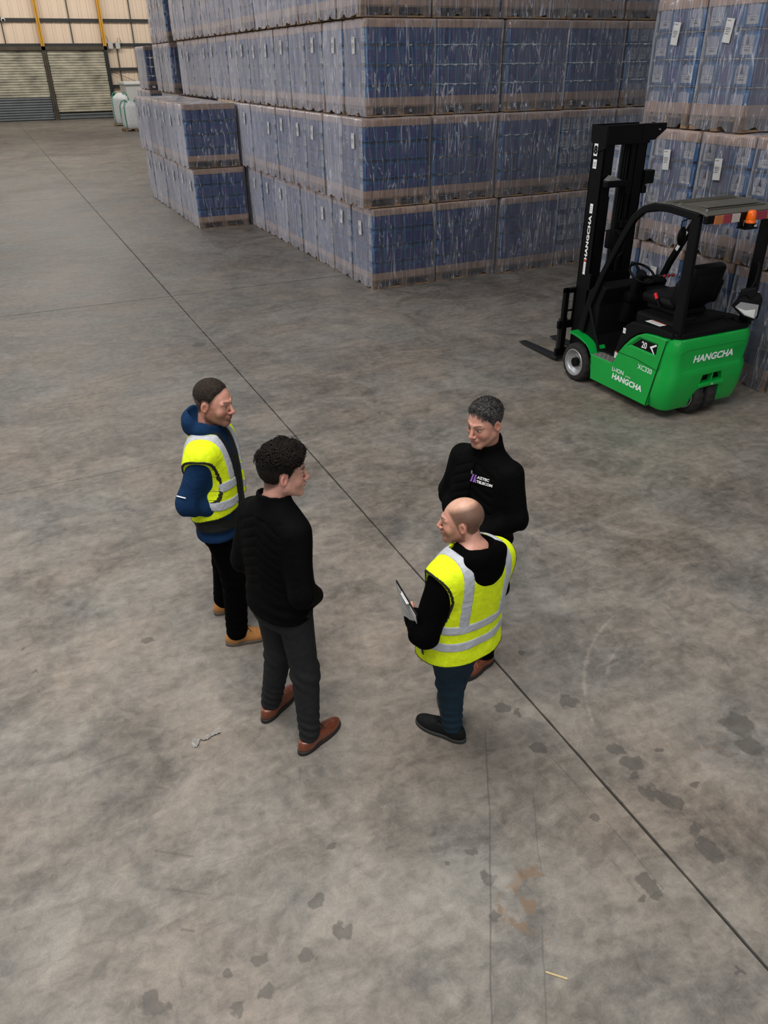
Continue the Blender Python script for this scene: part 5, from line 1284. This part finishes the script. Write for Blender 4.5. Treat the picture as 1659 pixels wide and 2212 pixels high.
        for hd in K.get('hoodcut', []): d = smax(d, -ell(P, NB + V3(*hd[0]), hd[1]), .015)
        # leave room for the neck and head
        d = smax(d, -(head_neck(P) - .004), .004)
        return d
    def head_neck(P):
        return np.minimum(cone(P, NB + V3(0, -.01, -.02), hc + Rm @ V3(0, -.03, -.05), .054, .054), ell(toH(P), (0, 0, 0), (.066, .085, .10)) * hs)
    v, f = snet(topf, V3(-.5, -.35, zh - .05), V3(.5, .45, 1.66 * sc), .0072); np_mesh(K['name'], v, f, K['m'], root)
    # ---- sleeveless layers (gilet, vest) and tapes
    for L in spec.get('layers', []):
        def lay(P, g, L=L):
            z = P[:, 2]; x = P[:, 0] - NB[0]; y = P[:, 1]
            flare = np.clip((1.25 * sc - z) / .5, 0, 1) * L.get('flare', 0)
            d = loft(P, L['tab'] if 'tab' in L else tb, PB, NB, 2.3)
            for s_ in 'RL': d = smin(d, cone(P, J['sh' + s_], J['sh' + s_] * .8 + J['el' + s_] * .2, sl[0], sl[0]), .035)
            d = d - g - flare + L.get('wav', .005) * wob(P, 17, 21, (1, 1, .55))
            d = d + .004 * np.exp(-((z - L['z0'] * sc - .05) / .06) ** 2) * np.sin(P[:, 0] * 38 + P[:, 1] * 30)
            zlo = L['z0'] * sc + L.get('tail', 0) * np.clip(-y / .12, -1, 1)
            d = smax(d, zlo - z, .004)
            xa = np.abs(x); 
            hole = L['hole']; dh = (((xa - hole[0]) / hole[2]) ** 2 + ((z - hole[1] * sc) / hole[3]) ** 2) ** .5 - 1
            d = smax(d, -dh * min(hole[2], hole[3]), .004)
            nk_ = L['neckr']; dn = np.hypot(x * .95, (y - NB[1] + (.05 if L.get('backneck') else 0) )) - nk_
            d = smax(d, -np.maximum(dn, 1.38 * sc - z), .004)
            if 'open' in L:
                op = sorted(L['open']); w_ = np.interp(z, [zz * sc for zz, _ in op], [ww for _, ww in op])
                d = smax(d, np.where(y > NB[1] * .5, w_ - np.abs(x - .0), -1), .004)
            if 'vneck' in L:
                op = sorted(L['vneck']); w_ = np.interp(z, [zz * sc for zz, _ in op], [ww for _, ww in op])
                d = smax(d, np.where(y < 0, w_ - np.abs(x), -1), .004)
            d = smax(d, z - 1.50 * sc, .004)
            return d
        v, f = snet(lambda P: lay(P, L['g']), V3(-.35, -.32, L['z0'] * sc - .10), V3(.35, .32, 1.56 * sc), .0068); lo_ = np_mesh(L['name'], v, f, L['m'], root)
        if L.get('bands'):
            for (kind, a, b, wd) in L['bands']:
                def bf(P, kind=kind, a=a, b=b, wd=wd):
                    d = lay(P, L['g'] + .0035)
                    if kind == 'h': return np.maximum(d, np.abs(P[:, 2] - a * sc + b * P[:, 1]) - wd / 2)
                    return np.maximum(d, np.maximum(np.abs(P[:, 0] - NB[0] - a) - wd / 2, b * sc - P[:, 2]))
                v, f = snet(bf, V3(-.35, -.32, L['z0'] * sc - .06), V3(.35, .32, 1.56 * sc), .0052); np_mesh('reflective_band', v, f, C_BAND, lo_)
        if L.get('pipe'):
          for side_ in (-1, 1, 0):
            def pf(P):
                d = lay(P, L['g'] + .002); xa = np.abs(P[:, 0] - NB[0]); hole = L['hole']
                dh = ((((xa - hole[0]) / hole[2]) ** 2 + ((P[:, 2] - hole[1] * sc) / hole[3]) ** 2) ** .5 - 1) * min(hole[2], hole[3])
                zlo = L['z0'] * sc + L.get('tail', 0) * np.clip(-P[:, 1] / .12, -1, 1)
                return np.maximum(d, np.abs(P[:, 2] - zlo) - .006) if side_ == 0 else np.maximum(np.maximum(d, np.abs(dh) - .007), -side_ * (P[:, 0] - NB[0]))
            v, f = snet(pf, V3(-.35, -.32, L['z0'] * sc - .1), V3(.35, .32, 1.56 * sc), .0052); np_mesh('edge_binding', v, f, C_PIPE, lo_)
    # ---- shoes
    for s_ in 'RL':
        a = J['an' + s_]; fd = V3(*spec['foot' + s_], 0); fd /= np.linalg.norm(fd); sd = V3(fd[1], -fd[0], 0); SH = spec['shoe']; fl_ = SH.get('len', 1.0)
        def loc(P): q = P - V3(a[0], a[1], 0); return np.stack([q @ fd / fl_, q @ sd, P[:, 2]], 1)
        def last(q):
            d = ell(q, (.118, .003 if s_ == 'R' else -.003, .034), (.092, .045 * SH.get('wide', 1), .040)); d = smin(d, ell(q, (-.025, 0, .045), (.060, .037, .058)), .03)
            d = smin(d, ell(q, (.040, 0, .058), (.085, .038, .048)), .03); return d
        def up_(P):
            q = loc(P); d = last(q); d = smin(d, cone(q, (-.02, 0, .05), (-.022, 0, SH.get('top', .085)), .040, .040), .02)
            d = d + .0015 * np.exp(-((q[:, 0] - .095) / .03) ** 2) * np.sin(q[:, 0] * 320)
            return smax(smax(d, .020 - q[:, 2], .004), q[:, 2] - SH.get('top', .085), .01)
        def so_(P):
            q = loc(P); q2 = q.copy(); q2[:, 2] = .034; return smax(last(q2) - .0045, np.abs(q[:, 2] - .0125) - .0125, .004)
        c0 = V3(a[0], a[1], .06) + fd * .05
        v, f = snet(up_, c0 - V3(.2, .2, .08), c0 + V3(.2, .2, .10), .0045); so = np_mesh('shoe', v, f, SH['m'], root)
        if SH.get('mid'):
            v, f = snet(lambda P: smax(smax(so_(P) + .0005, .010 - P[:, 2], .002), P[:, 2] - .032, .002) , c0 - V3(.2, .2, .08), c0 + V3(.2, .2, .10), .0045); np_mesh('midsole', v, f, SH['mid'], so)
        v, f = snet(so_, c0 - V3(.2, .2, .08), c0 + V3(.2, .2, .10), .0045); np_mesh('sole', v, f, SH['sole'], so)
        mb = MB()
        for i in range(4):
            u = .055 + .016 * i; z = .106 - .40 * (u - .045) 
            P_ = lambda y, dz=0: tuple(V3(a[0], a[1], 0) + fd * u * fl_ + sd * y + V3(0, 0, z + dz))
            mb.tube([P_(-.022, -.012), P_(-.010, .001), P_(.010, .001), P_(.022, -.012)], .0022, 5)
        u = .05; q0 = V3(a[0], a[1], 0) + fd * u * fl_ + V3(0, 0, .108)
        for sg in (-1, 1):
            mb.tube([tuple(q0), tuple(q0 + sd * sg * .018 + V3(0, 0, .008)), tuple(q0 + sd * sg * .034 + V3(0, 0, -.006)), tuple(q0 + sd * sg * .020 + V3(0, 0, -.002) + fd * .004), tuple(q0)], .002, 5)
            mb.tube([tuple(q0), tuple(q0 + sd * sg * .02 + fd * .02 + V3(0, 0, -.004)), tuple(q0 + sd * sg * .034 + fd * .035 + V3(0, 0, -.022))], .002, 5)
        mb.obj('laces', SH.get('lace', C_LACE), so, smooth=True)
    return root, dict(hc=hc, Rm=Rm, NB=NB, torso=torso, J=J)
def head_sdf_plain(Q, H):
    X = Q.copy(); X[:, 0] = np.abs(X[:, 0]) / H.get('w', 1.0)
    d = ell(X, (0, -.018, .032), (.077, .098, .090)); return smin(d, ell(X, (0, .030, -.020), (.061, .062, .088)), .035)
# ------------------------------------------------------------ the four men
def foot(ph, a): return (math.sin(R(ph - a)), math.cos(R(ph - a)))   # world heading a in a figure facing ph
def PJ(o, phi, x, y, z):  # world point into the figure's own frame
    a = R(phi); dx, dy = x - o[0], y - o[1]; return (dx * math.sin(a) - dy * math.cos(a), dx * math.cos(a) + dy * math.sin(a), z)
hand_relax = dict(d=(0, .3, -1), n=(0, 1, 0), t=(0, .5, 0), curl=35)
VH = (.215, 1.335, .085, .175)
o1 = (.765, 3.965); p1 = -30
VP1 = (.285, 1.245, .095, .165)
P1 = build_person(dict(s=1.0, o=o1, phi=p1, label='man in navy hoodie and open yellow hi-vis vest, tan boots, hands in pockets',
    J=dict(head=(.0, .045, 1.655), neck=(0, 0, 1.495), pelvis=(0, -.01, .93), shR=(.165, -.01, 1.395), elR=(.225, -.105, 1.13), wrR=(.125, .085, 1.05), shL=(-.165, -.01, 1.395), elL=(-.24, -.10, 1.13), wrL=(-.125, .085, 1.05),
           hipR=(.080, -.01, .88), knR=PJ(o1, p1, .775, 3.92, .50), anR=PJ(o1, p1, .755, 3.905, .09), hipL=(-.080, 0, .88), knL=PJ(o1, p1, .775, 4.16, .50), anL=PJ(o1, p1, .765, 4.27, .09)),
    footR=foot(p1, -6), footL=foot(p1, 10),
    hands=dict(R=dict(d=(-.7, -.30, -.35), n=(0, -1, 0), t=(0, 0, 1), curl=15), L=dict(d=(.7, -.30, -.35), n=(0, -1, 0), t=(0, 0, 1), curl=15)),
    head=dict(rot=(-12, 9, 0), skin=(.55, .265, .195), stubble=.60, w=1.06, size=1.03, beardcol=(.085, .030, .018), scalpcol=(.05, .034, .025), scalpa=.9, browcol=(.07, .04, .025), hl=.36,
              hair=dict(th=.006, amp=.0015, f=160, c1=(.012, .008, .006), c2=(.032, .023, .017), rough=.85)),
    trousers=dict(m=C_BLACKT, r=(.088, .078, .068), cuff=.06),
    top=dict(name='hoodie', m=C_NAVY, hem=.845, fat=.004, sleeve=(.070, .066, .048), collar=dict(r=.078, h=.06, open=.55), hood=[((0, -.085, .045), (.105, .062, .085)), ((.07, -.03, .02), (.04, .06, .04)), ((-.07, -.03, .02), (.04, .06, .04))], hoodcut=[((0, -.035, .12), (.078, .070, .095))]),
    layers=[dict(name='gilet', m=C_GILET, g=.009, z0=.925, hole=(.27, 1.27, .095, .150), neckr=.078, wav=.003, open=[(1.50, .050), (1.42, .028), (1.30, .004), (.85, .002)]),
            dict(name='hi_vis_vest', m=C_VEST, g=.019, z0=1.015, hole=VP1, neckr=.088, flare=.012, tail=-.03, open=[(1.50, .085), (1.40, .088), (1.2, .085), (1.0, .080), (.85, .08)], pipe=True,
                 bands=[('h', 1.225, 0.05, .055), ('h', 1.115, 0.05, .055), ('v', .112, 1.25, .050), ('v', -.112, 1.25, .050)])],
    shoe=dict(m=C_TAN, sole=C_TANS, mid=C_TANW, top=.115, wide=1.06, lace=C_LACE)))
o2 = (.83, 3.03); p2 = 24
P2 = build_person(dict(s=1.0, o=o2, phi=p2, label='young man with dark curly hair, black jacket, grey trousers and brown lace-up shoes',
    J=dict(head=(.015, .065, 1.62), neck=(0, .01, 1.475), pelvis=(0, -.02, .93), shR=(.155, -.01, 1.375), elR=(.225, -.06, 1.09), wrR=(.135, .095, .955), shL=(-.155, -.01, 1.375), elL=(-.215, -.05, 1.10), wrL=(-.10, .16, 1.0),
           hipR=(.09, -.01, .90), knR=PJ(o2, p2, .875, 2.91, .50), anR=PJ(o2, p2, .87, 2.875, .09), hipL=(-.09, 0, .90), knL=PJ(o2, p2, .80, 3.13, .50), anL=PJ(o2, p2, .755, 3.20, .09)),
    footR=foot(p2, 25), footL=foot(p2, 33),
    hands=dict(R=dict(d=(-.8, -.2, -.35), n=(0, -1, 0), t=(0, 0, 1), curl=20), L=dict(d=(.8, .1, -.3), n=(.1, -1, 0), t=(0, 0, 1), curl=25)),
    head=dict(rot=(-32, 6, 0), skin=(.56, .29, .225), stubble=.0, w=.98, size=1.03, red=(.58, .20, .16), scalpcol=(.03, .018, .012), scalpa=.75, browcol=(.04, .022, .014), hl=.60, nr=.052,
              hair=dict(th=.032, amp=.012, f=58, z0=.035, zr=.06, side=.22, c1=(.004, .0028, .002), c2=(.011, .007, .005), rough=.7, strands='curl', len=.016, r=.0024, smin=.05, lowp=.0, quiff=.024)),
    trousers=dict(m=C_CHAR, r=(.092, .074, .056), cuff=.075),
    top=dict(name='jacket', m=C_BLACK, hem=.875, fat=.0, sleeve=(.070, .062, .048), quilt=True, collar=dict(r=.072, h=.055, open=.30)),
    shoe=dict(m=C_BRN, sole=C_BRNS, top=.085, wide=.96, len=1.06)))
o3 = (2.06, 3.13); p3 = 200
P3 = build_person(dict(s=.97, o=o3, phi=p3, label='man with short grey hair in black logo jacket, facing the camera with hands clasped',
    J=dict(head=(-.015, .045, 1.625), neck=(0, 0, 1.465), pelvis=(0, -.01, .905), shR=(.160, -.01, 1.35), elR=(.235, .0, 1.10), wrR=(.06, .165, 1.0), shL=(-.165, -.01, 1.35), elL=(-.225, -.01, 1.10), wrL=(-.06, .18, .985),
           hipR=(.09, -.01, .875), knR=PJ(o3, p3, 2.06, 3.22, .48), anR=PJ(o3, p3, 2.05, 3.28, .09), hipL=(-.09, 0, .875), knL=PJ(o3, p3, 2.06, 3.05, .48), anL=PJ(o3, p3, 2.07, 3.02, .09)),
    footR=foot(p3, 188), footL=foot(p3, 196),
    hands=dict(R=dict(d=(-.8, .35, -.45), n=(-.3, -1, -.2), t=(0, .3, 1), curl=28), L=dict(d=(.8, .35, -.35), n=(.3, -1, 0), t=(0, .3, 1), curl=30)),
    head=dict(rot=(-2, 12, 0), skin=(.50, .245, .18), stubble=.14, w=1.0, size=1.0, beardcol=(.16, .10, .08), scalpcol=(.10, .085, .075), scalpa=.75, browcol=(.03, .02, .016), hl=.40,
              hair=dict(th=.013, amp=.004, f=110, st=(1.6, .5, 1), c1=(.010, .009, .009), c2=(.095, .088, .085), rough=.6, strands='lay', dir=(-.25, .75, .35), len=.026, r=.0013, smin=.03, lowp=.2, quiff=.014, z0=-.02)),
    trousers=dict(m=C_BLACKT, r=(.094, .074, .058), cuff=.075),
    top=dict(name='jacket', m=C_BLACK, hem=.84, fat=.006, sleeve=(.074, .066, .048), quilt=True, collar=dict(r=.076, h=.045, open=.45)),
    shoe=dict(m=C_BRN, sole=C_BRNS, top=.085, wide=1.04, len=1.0)))
o4 = (1.555, 2.50); p4 = 100
P4 = build_person(dict(s=.915, o=o4, phi=p4, label='balding man from behind in yellow hi-vis vest over black hoodie, holding a clipboard',
    J=dict(head=(-.01, .01, 1.475), neck=(.015, -.05, 1.335), pelvis=(0, 0, .85), shR=(.172, -.045, 1.235), elR=(.235, .02, 1.00), wrR=(.10, .12, .93), shL=(-.150, -.05, 1.235), elL=(-.255, -.05, .985), wrL=(-.185, .12, .935),
           hipR=(.085, 0, .82), knR=PJ(o4, p4, 1.65, 2.63, .45), anR=PJ(o4, p4, 1.655, 2.735, .085), hipL=(-.085, 0, .82), knL=PJ(o4, p4, 1.565, 2.56, .45), anL=PJ(o4, p4, 1.60, 2.60, .085)),
    footR=foot(p4, 68), footL=foot(p4, 122),
    hands=dict(R=dict(d=(-.8, .25, .1), n=(0, -1, 0), t=(0, 0, 1), curl=40), L=dict(d=(.15, .93, -.35), n=(1, -.3, 0), t=(0, 0, 1), curl=50)),
    head=dict(rot=(48, 4, 0), skin=(.55, .27, .20), stubble=.60, w=1.0, size=.90, beardcol=(.15, .052, .030), scalpcol=(.10, .055, .035), scalpa=.9, bald=(.60, .34, .235), browcol=(.12, .06, .04), hl=.48),
    trousers=dict(m=C_JEAN, r=(.090, .072, .056), cuff=.07),
    top=dict(name='hoodie', m=C_BLACKT, hem=.84, fat=.0, sleeve=(.070, .068, .050), collar=dict(r=.074, h=.045, open=.5), hood=[((0, -.100, -.035), (.105, .052, .105)), ((0, -.085, .02), (.120, .06, .06)), ((.075, -.03, .0), (.045, .075, .045)), ((-.075, -.03, .0), (.045, .075, .045))], hoodcut=[((0, -.03, .10), (.075, .080, .09))]),
    layers=[dict(name='hi_vis_vest', m=C_VEST, g=.018, z0=.845, hole=(.27, 1.235, .085, .175), neckr=.070, flare=.014, wav=.006, tail=-.0, open=[(1.50, .06), (1.3, .01), (.7, .004)], vneck=[(1.55, .110), (1.46, .100), (1.39, .060), (1.34, -.02), (1.30, -.5), (.5, -1)], pipe=True,
                 bands=[('h', 1.085, .0, .050), ('h', .975, .0, .050), ('v', .115, 1.10, .050), ('v', -.115, 1.10, .050)])],
    shoe=dict(m=C_SHB, sole=C_SHG, top=.085, wide=1.05, len=1.05, lace=C_SHB)))
# details on clothes
def on_surface(P, x, z, yaw, side=1):
    """front (side 1) or back point of the torso garment at x, z with the local frame for a badge"""
    f = P['torso']; ys = np.linspace(.02, .30, 400) * side; pts = np.stack([np.full(400, x), ys, np.full(400, z)], 1); d = f(pts); i = int(np.argmax(d > 0)); return ys[i]
jk = [c for c in P3[0].children if c.name.startswith('jacket')][0]
xb, zb = -.070, 1.325
def badge_pt(x, z, lift=.008): return Vector((x, on_surface(P3[1], x, z, 0) + lift, z))
c0 = badge_pt(xb, zb); ux = (badge_pt(xb - .03, zb) - badge_pt(xb + .03, zb)).normalized(); uz = (badge_pt(xb, zb + .03) - badge_pt(xb, zb - .03)).normalized()
Mb = frame(c0, ux, uz)
C_LOGO = mat('purple_embroidery', (.22, .09, .38), .7); C_THR = mat('white_embroidery', (.75, .73, .74), .7)
mb = MB(); put_text(mb, 'AZTEC', .0155, Mb @ Matrix.Translation((.006, .011, .001)), 0, bold=.04, sx=1.15); put_text(mb, 'TELECOM', .0155, Mb @ Matrix.Translation((.018, -.012, .001)), 0, bold=.04, sx=1.1)
for x0 in (-.062, -.046):
    mb.add([Mb @ Vector(p) for p in ((x0 - .006, -.021, .001), (x0 + .004, -.021, .001), (x0 + .012, .022, .001), (x0 + .003, .022, .001))], [(0, 1, 2, 3)], 1)
mb.add([Mb @ Vector(p) for p in ((-.040, -.021, .001), (-.031, -.021, .001), (-.036, .0, .001), (-.043, .0, .001))], [(0, 1, 2, 3)], 1)
mb.obj('jacket_logo', [C_THR, C_LOGO], jk, fix=False)
mb = MB()
pts = [badge_pt(0, z, .006) for z in np.linspace(1.0, 1.40, 14)]; mb.tube(pts, .0035, 6); mb.obj('zip', C_BLACKT, jk, smooth=True)
mb = MB(); q = badge_pt(.0, 1.36, .010); mb.box(q.x - .004, q.x + .004, q.y, q.y + .004, q.z - .02, q.z); mb.obj('zip_pull', M_STEELB, jk)
# white stitch on the hoodie sleeve, white tag at the grey trousers' pocket
ho = [c for c in P1[0].children if c.name.startswith('hoodie')][0]
e, s0 = P1[1]['J']['elR'], P1[1]['J']['shR']; m_ = s0 + (e - s0) * .80; mb = MB(); out = Vector((.72, -.30, .25)).normalized()
mb.tube([tuple(Vector(m_) + out * .080 + Vector((-.012, -.028, 0))), tuple(Vector(m_) + out * .082 + Vector((.0, .004, 0))), tuple(Vector(m_) + out * .079 + Vector((.01, .028, 0)))], .0035, 6); mb.obj('reflective_strip', M_DECAL, ho)
tr = [c for c in P2[0].children if c.name.startswith('trousers')][0]
mb = MB(); mb.box(.165, .172, .02, .035, .785, .815, bev=.002); mb.obj('pocket_tag', M_DECAL, tr)
# clipboard held in the fourth man's left hand
a4 = R(p4)
def W4(v): return Vector((o4[0] + v[0] * math.sin(a4) + v[1] * math.cos(a4), o4[1] - v[0] * math.cos(a4) + v[1] * math.sin(a4), v[2]))
cb = thing('clipboard', 'clipboard with white papers held against the vest wearer\'s left forearm', 'clipboard', tuple(W4((-.250, .205, 1.045))), 0)
Mc = Matrix.Rotation(R(p4 - 90), 4, 'Z') @ Matrix.Rotation(R(-14), 4, 'Z') @ Matrix.Rotation(R(-12), 4, 'Y') @ Matrix.Rotation(R(12), 4, 'X')
cb.matrix_world = Matrix.Translation((1.295, 2.52, 1.00)) @ Mc
mb = MB(); mb.box(-.003, .003, -.115, .115, -.16, .16, bev=.002); mb.obj('board', M_BLK, cb)
for i, (dx, rz) in enumerate(((.0042, 0), (-.0042, 0), (-.0050, 1.5))):
    mb = MB(); mb.box(-.0004, .0004, -.104, .104, -.150, .145); o = mb.obj('paper_sheet', M_PAPER, cb); o.location = (dx, 0, 0); o.rotation_euler = (R(rz), 0, 0)
mb = MB(); mb.box(-.010, -.004, -.04, .04, .125, .162, bev=.002); mb.cyl((-.012, 0, .15), (0, 1, 0), .006, .07, 10); mb.obj('clip', M_STEELB, cb)
mb = MB()
for i in range(9): mb.box(-.0058, -.0054, -.08, .03 + .04 * math.sin(i * 2.1), .09 - i * .022, .094 - i * .022)
mb.obj('handwriting', M_GREYINK, cb)
